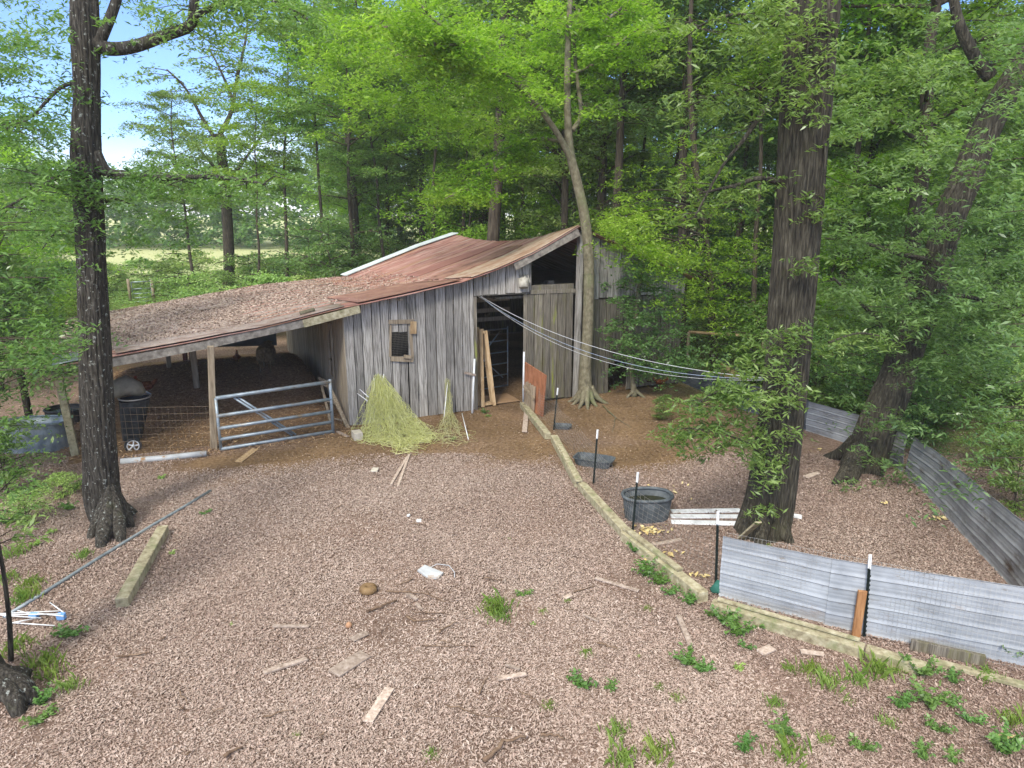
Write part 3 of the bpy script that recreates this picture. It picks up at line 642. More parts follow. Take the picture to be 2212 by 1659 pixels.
tube_gate('tube_gate', G(478, 977), G(720, 938), 1.22, 1.27, 5, 'five bar galvanised tube gate closing the front of the lean-to', r=.042)
# leaning frame beside gate
g0 = G(745, 930); mb = MB()
mb.beam(G(716, 918) + UP * .0, P(690, 815, 17.6), .06, .03); mb.beam(G(752, 925), P(705, 822, 17.4), .09, .04)
for k_ in (.15, .5, .85): a_ = G(716, 918).lerp(P(690, 815, 17.6), k_); b_ = G(752, 925).lerp(P(705, 822, 17.4), k_); mb.beam(a_, b_, .03, .03)
mb.beam(P(688, 816, 17.5), P(712, 828, 17.2), .05, .05)
tag(mb.build('wooden_rack', M_post, None, origin=tuple(g0)), 'grey wooden frame leaning at the barn corner behind the tube gate', 'frame')
def lumber(name, a, b, wd, th, label, cat_='board', mat=M_scrap, lift=None, group=None, bevel=.004, upv=None):
    a, b = Vector(a), Vector(b); l = (th / 2 + .012) if lift is None else lift
    o = MB().beam(a + UP * l, b + UP * l, wd, th, jit=.006, up=upv).build(name, mat, None, origin=tuple((a + b) / 2), bevel=bevel)
    return tag(o, label, cat_, group)
lumber('plank', G(515, 1000), G(552, 972), .16, .02, 'short bare plank lying on the dirt under the tube gate', mat=M_newwood)
lumber('plank', G(728, 935), G(752, 946), .09, .03, 'small board lying at the foot of the barn corner', mat=M_scrap)
# cattle panel between posts
def panel(name, a, b, hgt, nv, nh, label, mat=M_wire, r=.004, sag=0.0, cat_='wire fence', fn=None, ht=None, mb=None):
    a, b = Vector(a), Vector(b); own = mb is None; mb = mb or MB(); ht = hgt if ht is None else ht
    def pt(u_, v_):
        p = a.lerp(b, u_) + UP * (v_ * (hgt + (ht - hgt) * u_) - sag * math.sin(math.pi * u_) * v_)
        if fn: p = p + fn(u_, v_)
        return p
    for i in range(nv + 1): mb.tube([pt(i / nv, k_ / 6) for k_ in range(7)], r, 3, cap=False)
    for j in range(nh + 1): mb.tube([pt(k_ / 14, j / nh) for k_ in range(15)], r, 3, cap=False)
    return tag(mb.build(name, mat, None, origin=tuple(a)), label, cat_) if own else None
panel('mesh_fence', G(468, 978), G(172, 985), 1.05, 22, 7, 'rusty welded wire panel closing the lean-to between its front posts', M_rustwire, r=.003)
# white pipe on the ground
a_, b_ = G(262, 1004), G(447, 987)
mb = MB(); mb.tube([a_ + UP * .07, a_.lerp(b_, .5) + UP * .06, b_ + UP * .08], .065, 16); tag(mb.build('plastic_pipe', M_pvc, None, origin=tuple(a_)), 'thick dirty white pipe lying in front of the lean-to', 'pipe')
# wheeled cart with tan bag
cg = G(285, 975) + E2 * .55
cart = thing('wheeled_bin', cg, 'black wheeled bin tipped under the lean-to with a white spoked wheel', 'bin')
def lp(x, y, Y): return P(x, y, Y)
mb = MB(); prof = []
ax_up = (P(288, 880, cg.y) - P(283, 970, cg.y)).normalized()
for (k_, wx, wy) in ((0, .19, .20), (.25, .23, .24), (.6, .27, .27), (.92, .30, .30), (1.0, .31, .31)):
    prof.append((k_, wx, wy))
V = []
for (k_, wx, wy) in prof:
    c0 = cg + UP * .12 + ax_up * (k_ * .95) + E1 * (.0)
    for q in range(16):
        an = 2 * math.pi * q / 16; cx_, cy_ = math.cos(an), math.sin(an)
        e_ = 3.5; m_ = (abs(cx_) ** e_ + abs(cy_) ** e_) ** (-1 / e_)
        V.append(c0 + E1 * (wx * cx_ * m_) + E2 * (wy * cy_ * m_))
Fq = [(i * 16 + q, i * 16 + (q + 1) % 16, (i + 1) * 16 + (q + 1) % 16, (i + 1) * 16 + q) for i in range(4) for q in range(16)] + [tuple(range(15, -1, -1))]
mb.add(V, Fq, .4); mb.build('body', M_black, cart)
top = cg + UP * .12 + ax_up * .97
mb = MB(); mb.tube([top + E1 * (.32 * math.cos(a_)) + E2 * (.32 * math.sin(a_)) + UP * .02 for a_ in np.linspace(0, 2 * math.pi, 17)], .018, 6, cap=False); mb.build('rim', M_wire, cart)
mb = MB(); mb.tube([top - E1 * .2 + E2 * .3, top + E1 * .05 + UP * .18 + E2 * .35, top + E1 * .32 + E2 * .2], .018, 6); mb.build('handle', M_galv, cart)
def wheel(par, ctr, nrm, R_, m1=M_black, m2=M_white):
    nrm = nrm.normalized(); s_ = nrm.orthogonal().normalized(); u_ = nrm.cross(s_)
    mb = MB(); mb.tube([ctr + s_ * (R_ * math.cos(a_)) + u_ * (R_ * math.sin(a_)) for a_ in np.linspace(0, 2 * math.pi, 25)], R_ * .17, 8, cap=False); w_ = mb.build('wheel', m1, par)
    mb = MB()
    mb.tube([ctr + s_ * (R_ * .78 * math.cos(a_)) + u_ * (R_ * .78 * math.sin(a_)) for a_ in np.linspace(0, 2 * math.pi, 25)], R_ * .09, 6, cap=False)
    for a_ in np.linspace(0, 2 * math.pi, 6)[:-1]: mb.beam(ctr, ctr + (s_ * math.cos(a_) + u_ * math.sin(a_)) * R_ * .8, R_ * .16, R_ * .22, up=nrm)
    mb.tube([ctr - nrm * .03, ctr + nrm * .03], R_ * .2, 10)
    o = mb.build('hub', m2, w_, origin=tuple(Vector(par.location))); o.location = (0, 0, 0)
wheel(cart, G(289, 982) + UP * .16 + E2 * .12, -E2, .15)
mb = MB(); bl = []
bc = top + UP * .16 - E1 * .03
mb.tube([bc - E1 * .46, bc - E1 * .34 + UP * .06, bc - E1 * .1 + UP * .16, bc + E1 * .1 + UP * .04, bc + E1 * .22 - UP * .08], [.1, .22, .24, .2, .08], 14, bumpy=lambda p, a_, i: 1 + .14 * noise.noise(p * 7), sq=.8)
tag(mb.build('feed_bag', M_tanbag, None, origin=tuple(bc)), 'slumped tan feed bag lying on top of the black wheeled bin', 'bag')
# stock tanks
def oval_tank(name, ctr, rx_, ry_, hgt, ang, mat, wat, label, ribs=True, level=.8, taper=.0, rim=.022):
    ctr = Vector(ctr); g = thing(name, ctr, label, 'tank')
    n = 48; m_ = []
    def ring(k_, z_, n=n):
        out = []
        for q in range(n):
            an = 2 * math.pi * q / n; x_, y_ = math.cos(an), math.sin(an); e_ = 2.35; f_ = (abs(x_) ** e_ + abs(y_) ** e_) ** (-1 / e_)
            X, Y = rx_ * k_ * x_ * f_, ry_ * k_ * y_ * f_
            out.append(ctr + Vector((X * math.cos(ang) - Y * math.sin(ang), X * math.sin(ang) + Y * math.cos(ang), z_)))
        return out
    rows = [(1 - taper, .0)]
    for k_ in np.linspace(.05, .96, 12): rows.append((1 - taper * (1 - k_) + (.018 if (ribs and int(k_ * 12) in (3, 7, 8)) else 0), hgt * k_))
    rows.append((1.0, hgt)); rows.append((.965, hgt)); rows.append((.955 - taper * .4, hgt * .5)); rows.append((.94 - taper, .03))
    V = []; 
    for r_ in rows: V += ring(*r_)
    Fq = [(i * n + q, i * n + (q + 1) % n, (i + 1) * n + (q + 1) % n, (i + 1) * n + q) for i in range(len(rows) - 1) for q in range(n)] + [tuple((len(rows) - 1) * n + q for q in range(n))]
    mb = MB(); mb.add(V, Fq, .5, True); mb.build('body', mat, g)
    rr = ring(1.0, hgt); mb = MB(); mb.tube(rr + [rr[0]], rim, 8, cap=False); mb.build('rim', mat, g)
    if level: mb = MB(); mb.add(ring(.955 - taper * .4, hgt * level), [tuple(range(n))], .5); mb.build('water', wat, g)
    return g
oval_tank('stock_tank', G(82, 968), .70, .42, .62, .12, M_galv, M_water2, 'galvanised oval stock tank beside the outer lean-to post', level=.72)
oval_tank('stock_tank', G(128, 930) + Vector((0, .35, 0)), .45, .36, .45, 0, M_black, M_water2, 'round black tub just behind the galvanised stock tank', ribs=False, level=.8, taper=.1)
oval_tank('stock_tank', G(1396, 1118), .42, .30, .42, 0.05, M_rubber, M_water, 'grey rubber oval water tank behind the third steel post in the pen', ribs=False, level=.70, taper=.12, rim=.03)
def tray(ctr, lx, ly, hgt, ang, label, tilt=0.0):
    ctr = Vector(ctr); ca, sa = math.cos(ang), math.sin(ang); mb = MB(); n = 24
    def ring(k_, z_):
        out = []
        for q in range(n):
            an = 2 * math.pi * q / n + .13; x_, y_ = math.cos(an), math.sin(an); f_ = (abs(x_) ** 6 + abs(y_) ** 6) ** (-1 / 6)
            X, Y = lx / 2 * k_ * x_ * f_, ly / 2 * k_ * y_ * f_; out.append(ctr + Vector((X * ca - Y * sa, X * sa + Y * ca, z_ + tilt * X)))
        return out
    rows = [(.86, .01), (.97, hgt), (1.03, hgt), (1.03, hgt + .015), (.95, hgt + .012), (.82, .035)]
    V = []
    for r_ in rows: V += ring(*r_)
    mb.add(V, [(i * n + q, i * n + (q + 1) % n, (i + 1) * n + (q + 1) % n, (i + 1) * n + q) for i in range(5) for q in range(n)] + [tuple(5 * n + q for q in range(n))], .5)
    return tag(mb.build('feed_pan', M_rubber, None, origin=tuple(ctr)), label, 'feed pan')
tray(G(1283, 1004), .82, .46, .15, -.42, 'rectangular black feed pan beside the second steel post of the pen')
tray(G(1215, 925), .42, .3, .07, -.2, 'small flat black pan at the foot of the steel post nearest the door')
# netting
def netting(name, apexes, foot, label, nst, seed, rods, mt=None, spread=.1, sag=1.8, flare=1.0):
    rg = random.Random(seed); base = sum(foot, Vector()) / len(foot); g = thing(name, (base.x, base.y, 0), label, 'netting')
    mb = MB(); rows = 16; grid = []
    m_ = len(foot)
    for k_ in range(nst):
        ap = apexes[rg.randrange(len(apexes))] + Vector((rg.gauss(0, .03), rg.gauss(0, .03), rg.gauss(0, .04)))
        f_ = k_ / (nst - 1) * (m_ - 1) + rg.gauss(0, .25); f_ = max(0, min(m_ - 1.001, f_)); q = foot[int(f_)].lerp(foot[int(f_) + 1], f_ - int(f_))
        pull = rg.random() ** .6; q = base.lerp(q, .25 + .8 * pull) + Vector((rg.gauss(0, spread), rg.gauss(0, spread), rg.uniform(0, .10)))
        line = []
        for i in range(rows):
            u_ = i / (rows - 1); h_ = (1 - u_) ** sag
            p = ap.lerp(q, u_ ** flare); p.z = q.z + (ap.z - q.z) * h_
            p += Vector((rg.gauss(0, .012 + .03 * u_), rg.gauss(0, .012 + .03 * u_), rg.gauss(0, .012 + .02 * u_)))
            p.z = max(p.z, .012); line.append(p)
        grid.append(line); mb.tube(line, .0034, 3, cap=False)
    # diamond cross strands between neighbours
    for k_ in range(nst - 1):
        for i in range(1, rows - 1):
            j = i + (1 if (i + k_) % 2 else -1)
            if 0 < j < rows and (grid[k_][i] - grid[k_ + 1][j]).length < .45: mb.tube([grid[k_][i], (grid[k_][i] + grid[k_ + 1][j]) / 2 - UP * .015 + Vector((rg.gauss(0, .01),) * 3), grid[k_ + 1][j]], .003, 3, cap=False)
    for k_ in range(nst // 2):
        q = foot[rg.randrange(1, m_)].lerp(base, rg.uniform(-.08, .75)); a0 = rg.uniform(0, 6.28); R_ = rg.uniform(.10, .32)
        mb.tube([q + Vector((R_ * math.cos(a0 + a_) * rg.uniform(.6, 1.2), R_ * .7 * math.sin(a0 + a_) * rg.uniform(.6, 1.2), rg.uniform(.01, .10))) for a_ in np.linspace(0, 5.5, 12)], .0034, 3, cap=False)
    for v_ in range(len(mb.v)):
        if mb.v[v_][2] < .006: mb.v[v_] = (mb.v[v_][0], mb.v[v_][1], .006)
    mb.build('net', mt or M_net, g)
    for (a_, b_) in rods: MB().tube([a_, b_], .011, 8).build('rod', M_white, g)
    return g
wp = lambda x, y, t_=-.12: W(*WH(x, y, t_), t_)
ap = [wp(812, 815), wp(817, 812), wp(828, 815), wp(808, 822), wp(826, 840), wp(800, 850)]
foot = [G(768, 940), G(772, 952), G(790, 958), G(815, 955), G(850, 968), G(873, 984), G(893, 976), G(905, 960), G(934, 953), G(952, 955), G(944, 945), G(925, 930)]
netting('netting_pile', ap, foot, 'large heap of yellow netting draped on white rods against the barn wall', 170, 3,
        [(wp(808, 817), G(815, 930)), (wp(815, 813), G(820, 932)), (wp(821, 808), G(822, 925)), (wp(829, 808), G(812, 930)), (P(777, 841, 16.3), P(796, 858, 16.0)), (P(772, 850, 16.3), P(794, 866, 16.0))], flare=.8, sag=1.5)
ap = [wp(965, 820), wp(967, 822)]
foot = [G(930, 945), G(935, 952), G(950, 958), G(965, 962), G(985, 963), G(1000, 955), G(1003, 940), G(985, 925), G(950, 925)]
netting('netting_pile', ap, foot, 'smaller thin bunch of netting hanging on the wall right of the large heap', 30, 5, [(wp(967, 826), G(958, 912)), (P(998, 893, 16.8), G(1012, 950))], mt=M_net2, spread=.16, sag=3.2, flare=1.9)
# brick
g = G(772, 948); tag(MB().box(g + UP * .09, .10, .15, .09, E1, E2, jit=.004).build('concrete_block', M_brick, None, origin=tuple(g), bevel=.008), 'pale concrete block on the dirt left of the netting heap', 'block')
# white stakes at the door, door props
def stake(p0, p1, r, label, m_=M_white, name='white_stake', cat_='stake', group=None):
    return tag(MB().tube([p0, p1], r, 10).build(name, m_, None, origin=tuple(p0)), label, cat_, group)
stake(G(1020, 893), wp(1025, 775, -.06), .028, 'tall white stake standing against the left door edge of the barn')
d0 = G(1130, 872); stake(d0, P(1132, 760, d0.y), .026, 'tall white stake standing in front of the orange panel')
# orange panel and slatted piece
q0, q1 = G(1134, 880), G(1165, 905); h0 = .98
op = (P(1131, 782, q0.y)).z; op2 = P(1180, 815, q1.y).z
mb = MB(); q1b = G(1172, 900)
V = [q0, q1b, q1b + Vector((.08, 0, op2)), Vector((q0.x, q0.y, op))]; nrm = (V[1] - V[0]).cross(UP).normalized() * .02
mb.add([v_ + nrm for v_ in V] + [v_ - nrm for v_ in V], [(0, 1, 2, 3), (7, 6, 5, 4), (0, 4, 5, 1), (1, 5, 6, 2), (2, 6, 7, 3), (3, 7, 4, 0)])
tag(mb.build('orange_panel', M_orange, None, origin=tuple(q0)), 'orange red board panel standing beside the barn doorway', 'panel')
mb = MB(); dq = (q1b - q0)
sd_n = Vector((-dq.y, dq.x, 0)).normalized() * -.08
if sd_n.y > 0: sd_n = -sd_n
for k_ in (.22, .36, .50, .62): a_ = q0 + dq * k_ + sd_n * 1.2; mb.beam(a_, a_ + UP * (.78 - .1 * k_) - sd_n * .5, .09, .02, up=dq.normalized())
mb.beam(q0 + dq * .12 + sd_n * 1.2 + UP * .62, q0 + dq * .72 + sd_n * 1.2 + UP * .40, .03, .08)
tag(mb.build('slat_panel', M_post, None, origin=tuple(q0 + dq * .4)), 'small weathered slatted panel leaning on the orange board', 'panel')
lumber('plank', G(1133, 935), G(1137, 893) , .12, .03, 'short pale plank on the ground at the left end of the timber edging')
# tall wooden frames leaning in the doorway
def dframe(x0_, x1_, yb, yt, xt0, xt1, t_, label):
    g = thing('wooden_rack', W(WH(x0_, yb, t_)[0], 0, t_), label, 'frame', None)
    s0, s1 = WH(x0_, yb, t_)[0], WH(x1_, yb, t_)[0]; u0, u1 = WH(xt0, yt, t_ + .15)[0], WH(xt1, yt, t_ + .15)[0]; zt = WH(xt0, yt, t_ + .15)[1]
    p = [W(s0, 0.02, t_), W(s1, 0.02, t_), W(u1, zt - .05, t_ + .25), W(u0, zt, t_ + .25)]
    for (a_, b_) in ((p[0], p[3]), (p[1], p[2])): MB().beam(a_, b_, .04, .09).build('side_rail', M_newwood, g)
    for k_ in (.03, .97): MB().beam(p[0].lerp(p[3], k_), p[1].lerp(p[2], k_), .04, .06).build('cross_rail', M_newwood, g)
dframe(1034, 1063, 858, 708, 1035, 1044, .25, 'inner tall bare wood frame leaning inside the left side of the barn doorway')
dframe(1043, 1068, 853, 712, 1042, 1052, .12, 'front tall bare wood frame leaning inside the left side of the barn doorway')
# inner gate, slats, plywood
pa, pb = W(sDL + .12, 0, 1.6), W(sDR + .35, 0, 1.9)
ig = tube_gate('inner_gate', pa, pb, 1.75, 1.75, 6, 'bluish steel gate with diagonal braces standing inside the barn doorway', brace=False, r=.022)
dd = pb - pa
MB().tube([pa + dd * .45 + UP * 1.0, pa + dd * .85 + UP * 1.7], .02, 6).build('brace', M_gate, ig); MB().tube([pa + dd * .45 + UP * 1.0, pa + dd * .9 + UP * .3], .02, 6).build('brace', M_gate, ig)
mb = MB()
for z_ in (2.0, 2.25, 2.55): mb.beam(W(sDL - .2, z_, 2.3), W(sDR + .6, z_ + .05 * (z_ - 2.2), 2.3), .03, .12)
mb.build('stall_rails', M_board_tan, barn)
mb = MB(); s_ = (sDL + sDR) / 2 + .15; mb.box(W(s_, .04, .62), .52, .42, .01, E1, E2, UP); tag(mb.build('plywood_sheet', M_ply, None, origin=tuple(W(s_, 0, .62))), 'tan plywood sheet lying on the ground inside the barn doorway', 'board')
# hook + watering can
wc = wp(1131, 612, -.12); g = thing('watering_can', wc, 'old galvanised watering can hanging on the wall above the barn doorway', 'watering can')
dn = (UP * -1 - E2 * .35 + E1 * -.12).normalized()
mb = MB(); mb.tube([wc - dn * .13, wc - dn * .12, wc + dn * .10, wc + dn * .12], [.11, .135, .125, .10], 20); mb.build('body', M_can, g)
mb = MB(); mb.tube([wc - dn * .12, wc - dn * .17 + E1 * .02, wc - dn * .2 - E2 * .03], [.05, .06, .045], 12); mb.build('neck', M_can, g)
mb = MB(); mb.tube([wc - dn * .13 - E1 * .05, wc - dn * .3 - E1 * .10, wc - dn * .42 - E1 * .16], [.022, .016, .02], 8); mb.build('spout', M_can, g)
mb = MB(); mb.tube([wc - dn * .15 + E1 * .06, wc - dn * .25 + E1 * .1 - E2 * .05, wc - dn * .05 + E1 * .16 - E2 * .05, wc + dn * .06 + E1 * .12], .009, 6); mb.build('handle', M_can, g)
hk = wp(1038, 640, -.05); mb = MB(); mb.tube([hk + E1 * (.045 * math.cos(a_)) + UP * (.045 * math.sin(a_)) for a_ in np.linspace(0, 2 * math.pi, 13)], .008, 6, cap=False)
mb.build('hook', M_wire, barn)
# latch bar
mb = MB(); a_ = wp(1003, 805, -.08); mb.beam(a_, a_ + E1 * .28 - UP * .07 - E2 * .1, .05, .05); mb.build('latch', M_scrap, barn)
# loft clutter
mb = MB(); s_, z_ = WH(1170, 625, .5); 
for (x, y, w_, h_) in ((1165, 618, .3, .12), (1188, 612, .2, .2), (1210, 618, .4, .1)):
    s_, _ = WH(x, y, .7); mb.box(W(s_, zLoft + .0 + h_ / 2, .8), w_ / 2, .15, h_ / 2, E1, E2, UP, jit=.02)
tag(mb.build('stored_clutter', M_board_dark, None, origin=tuple(W(s_, zLoft, .8))), 'dusty boxes stored in the dark loft opening', 'boxes')

# ropes
OAK = G(1650, 1150); OAK = Vector((G(1655, 1165).x, G(1655, 1165).y + .25, 0))
def rope(a, b, sag, r, m_, label, k_=18):
    a, b = Vector(a), Vector(b); pts = [a.lerp(b, i / k_) - UP * (4 * sag * (i / k_) * (1 - i / k_)) for i in range(k_ + 1)]
    return tag(MB().tube(pts, r, 6).build('clothes_line', m_, None, origin=tuple(a)), label, 'rope', 'lines from the barn hook to the big oak')
re_ = P(1668, 818, OAK.y + .1)
rope(hk, re_, .38, .0065, M_rope, 'topmost white line running from the barn hook to the big oak trunk')
rope(hk - UP * .02, re_ - UP * .01, .52, .005, M_ropeb, 'bluish middle line sagging from the barn hook to the big oak trunk')
rope(hk - UP * .03 + E1 * .02, re_ - UP * .02, .60, .0045, M_rope, 'lowest thin white line sagging from the barn hook to the big oak trunk')

# timber edging
TB = [((1129, 868), (1184, 936), .155, .15, 'first edging timber of the pen, ending at the barn doorway'), ((1197, 939), (1250, 1037), .155, .16, 'second edging timber from the barn doorway, under the second steel post'),
      ((1256, 1040), (1352, 1143), .155, .16, 'third edging timber, left of the grey rubber water tank'), ((1350, 1146), (1521, 1279), .16, .17, 'fourth long edging timber, ending at the steel sheet corner'),
      ((1538, 1298), (1868, 1395), .16, .15, 'long edging timber lying in front of the steel sheet fence'), ((1872, 1397), (2003, 1436), .15, .14, 'short edging timber under the right part of the steel sheet fence')]
for (a_, b_, wd, th, lab) in TB:
    A3, B3 = G(*a_, z=th), G(*b_, z=th); o = MB().beam(A3 - UP * th / 2, B3 - UP * th / 2, wd, th, jit=.006).build('edging_timber', M_timber, None, origin=(A3.x, A3.y, 0), bevel=.012)
    tag(o, lab, 'timber', 'timbers edging the pen')
lumber('top_plank', G(1209, 960, .19), G(1249, 1040, .19), .09, .03, 'thin plank lying on top of the second edging timber', mat=M_timber, lift=0)
lumber('top_plank', G(1352, 1141, .2), G(1470, 1231, .2), .10, .035, 'thin plank lying on top of the fourth edging timber', mat=M_timber, lift=0)
lumber('top_plank', G(1550, 1294, .18), G(1858, 1382, .18), .06, .03, 'long thin plank lying on the edging timber by the steel sheets', mat=M_timber, lift=0)
lumber('plank', G(2008, 1433), G(2240, 1494), .10, .05, 'grey plank lying on the ground past the last edging timber at the right', mat=M_timber)
lumber('plank', G(1965, 1404), G(2125, 1440), .05, .14, 'dark plank on edge behind the short edging timber', mat=M_board_dark)
lumber('timber_beam', G(352, 1135, .15) - UP * .15, G(262, 1292, .15) - UP * .15, .165, .155, 'pale timber beam lying beside the lichened tree', cat_='timber', mat=M_timber, bevel=.012, lift=.078)
e_ = G(262, 1292, .15) - UP * .07; dv = (G(262, 1292) - G(352, 1135)).normalized(); 
lumber('plank', G(1600, 1168) , P(1638, 1135, 10.0), .12, .03, 'short plank leaning against the base of the big oak', mat=M_timber, lift=.05)
# steel posts
TP = [((1205, 838), (1196, 930), 'steel fence post nearest the barn doorway'), ((1291, 928), (1282, 1045), 'steel fence post beside the rectangular feed pan'), ((1378, 1020), (1366, 1152), 'steel fence post in front of the grey rubber water tank'),
      ((1551, 1105), (1546, 1272), 'steel fence post at the left end of the steel sheets'), ((1880, 1198), (1866, 1376), 'steel fence post in front of the steel sheets')]
TPW = []
for (tp, bt, lab) in TP:
    b0 = G(*bt); h_ = P(tp[0], tp[1], b0.y); g = thing('fence_post', b0, lab + ', white tipped', 'post', 'dark steel posts with white tips')
    cut = b0.lerp(h_, .84); d = (h_ - b0).normalized()
    mb = MB(); mb.beam(b0 - d * .1, cut, .035, .006, up=Vector((0, 1, 0))); mb.beam(b0 - d * .1 + Vector((0, -.015, 0)), cut + Vector((0, -.015, 0)), .006, .03, up=Vector((0, 1, 0)))
    for k_ in range(14): q = b0.lerp(cut, .05 + k_ * .066); mb.box(q + Vector((0, -.034, 0)), .008, .006, .012)
    mb.build('shaft', M_tpost, g)
    mb = MB(); mb.beam(cut, h_, .037, .009, up=Vector((0, 1, 0))); mb.beam(cut + Vector((0, -.015, 0)), h_ + Vector((0, -.015, 0)), .009, .034, up=Vector((0, 1, 0))); mb.build('white_tip', M_white, g)
    TPW.append((b0, h_))
# sagging wire mesh
mb = MB(); r0 = random.Random(5)
seg = [(G(1160, 900), .7)] + [(a_, .72) for a_, _ in TPW[:4]]
for i in range(len(seg) - 1):
    a_, b_ = seg[i][0], seg[i + 1][0]; ph = r0.uniform(0, 6)
    fn = lambda u_, v_, ph=ph: Vector((.10 * math.sin(5 * u_ + ph) * math.sin(math.pi * u_) * v_ + .05 * v_, 0, .05 * math.sin(9 * u_ + ph) * math.sin(math.pi * u_)))
    nvv = max(8, int((b_ - a_).length / .10)); panel('x', a_ + UP * .02, b_ + UP * .02, .74, nvv, 9, '', M_wire, .0019, .14, fn=fn, mb=mb)
tag(mb.build('wire_fence', M_wire, None, origin=tuple(seg[0][0])), 'thin sagging wire mesh strung along the timber edging', 'wire fence')
# corrugated sheets
def sheet(pts, hs, label, mat, group='steel sheets fencing the pen', lean=0.0, nm='steel_sheet'):
    pts = [Vector(p) for p in pts]; L_ = []
    for i in range(len(pts) - 1):
        k_ = max(2, int((pts[i + 1] - pts[i]).length / .12)); L_ += [(pts[i].lerp(pts[i + 1], j / k_), hs[i] + (hs[i + 1] - hs[i]) * j / k_) for j in range(k_)]
    L_.append((pts[-1], hs[-1])); rows = 60; V = []
    for (p, h_), q in zip(L_, range(len(L_))):
        d = (L_[min(q + 1, len(L_) - 1)][0] - L_[max(q - 1, 0)][0]).normalized(); n_ = Vector((d.y, -d.x, 0))
        for j in range(rows + 1):
            v_ = j / rows; ph = (v_ * 5) % 1.0
            rib = .014 if ph < .07 else (.014 * (1 - (ph - .07) / .05) if ph < .12 else (.014 * ((ph - .93) / .07) if ph > .93 else (.004 if .36 < ph < .42 or .62 < ph < .68 else 0)))
            wv = .035 * noise.noise(p * .8 + UP * v_ * 2) + .008 * noise.noise(p * 3 + UP * v_ * 5)
            V.append(p + n_ * (rib + wv + lean * v_) + UP * (v_ * h_ + .01 * noise.noise(p * 1.3)))
    m_ = rows + 1
    mb = MB(); mb.add(V, [(a_ * m_ + b_, (a_ + 1) * m_ + b_, (a_ + 1) * m_ + b_ + 1, a_ * m_ + b_ + 1) for a_ in range(len(L_) - 1) for b_ in range(rows)], random.random(), True)
    o = mb.build(nm, mat, None, origin=tuple(pts[0])); s_ = o.modifiers.new('thick', 'SOLIDIFY'); s_.thickness = .004
    es = o.modifiers.new('e', 'EDGE_SPLIT'); es.split_angle = math.radians(35)
    return tag(o, label, 'metal sheet', group)
def zt_(x, y, g): return P(x, y, g.y).z
s0, s1, s2 = G(1552, 1288), G(1790, 1352), G(2260, 1452)
hA, hB, hC = zt_(1553, 1157, s0), zt_(1790, 1208, s1), zt_(2260, 1282, s2)
sheet([s0, s1], [hA, hB], 'silver steel sheet behind the long edging timber, left of the brown stake', M_sheet)
dx_ = Vector((.03, .03, 0)); s1b = s0.lerp(s1, .97) - dx_ * .6
sheet([s1b, s2], [hB + .01, hC], 'silver steel sheet right of the brown stake, running out of the picture', M_sheet)
panel('mesh_fence', s0 + Vector((.0, -.10, .02)), s2 + Vector((0, -.10, .02)), .98, 72, 12, 'fine welded wire mesh in front of the silver steel sheets', M_wire_pale, .0016)
rp_ = [G(2225, 1330), G(2180, 1268), G(2087, 1165), G(2008, 1075), G(1952, 1025)]
sheet(list(reversed(rp_)), [.80, .84, .9, .95, .98], 'long curved dull steel sheet at the right edge of the pen', M_sheet_dull, lean=-.1)
sheet([G(1740, 930), G(1850, 965), G(1948, 1020)], [.72, .74, .78], 'dull steel sheet behind the leaning tree', M_sheet_dull)
sheet([G(1590, 880), G(1740, 928)], [.72, .74], 'shade-toned steel sheet seen through the leaves left of the big oak', M_sheet_dark_shaded)  # shade on this far sheet is put into its dark colour
sheet([G(1466, 822), G(1530, 851), G(1600, 882)], [.42, .62, .7], 'shade-toned steel sheet joining the barn corner', M_sheet_dark_shaded)  # same shade tone in the colour by the barn corner
a_, b_ = P(1556, 775, 20.8), P(1618, 815, 19.2); mb = MB(); mb.beam(a_, b_, .05, .05); o = mb.build('sloping_rail', M_sheet_dark_shaded, None, origin=(a_.x, a_.y, 0)); tag(o, 'dark sloping rail over a tan board behind the pen fence', 'rail')
mb = MB(); mb.add([a_ - UP * .03, b_ - UP * .03, b_ - UP * .1, P(1556, 812, 20.8)] + [p + Vector((.02, .03, 0)) for p in (a_ - UP * .03, b_ - UP * .03, b_ - UP * .1, P(1556, 812, 20.8))], [(0, 1, 2, 3), (7, 6, 5, 4), (0, 4, 5, 1), (1, 5, 6, 2), (2, 6, 7, 3), (3, 7, 4, 0)])
tag(mb.build('tan_board', M_newwood, None, origin=(a_.x, a_.y, 0)), 'tan board under the sloping dark rail behind the pen fence', 'board')
# brown stake and green rag
g = G(1850, 1385, .15); p = thing('x', g, 'x', 'x'); bpy.data.objects.remove(p)
lumber('wooden_stake', G(1848, 1378) , G(1848, 1378) + UP * .64 + Vector((.02, .02, 0)), .10, .035, 'orange brown board standing against the steel sheet beside the last steel post', cat_='stake', mat=nmat('brown_lumber', [c(108, 74, 44), c(150, 108, 70), c(172, 132, 92)], (10, 10, 1), 3, 6), lift=0, upv=Vector((0, 1, 0)))
mb = MB(); g = G(1560, 1283); mb.tube([g + Vector((-.16, 0, .05)), g + Vector((-.05, .02, .10)), g + Vector((.08, 0, .08)), g + Vector((.17, 0, .02))], [.04, .09, .08, .03], 12, bumpy=lambda p, a_, i: 1 + .5 * noise.noise(p * 22), sq=.7)
tag(mb.build('green_rag', M_green_rag, None, origin=tuple(g)), 'crumpled green cloth at the left foot of the silver steel sheet', 'cloth')
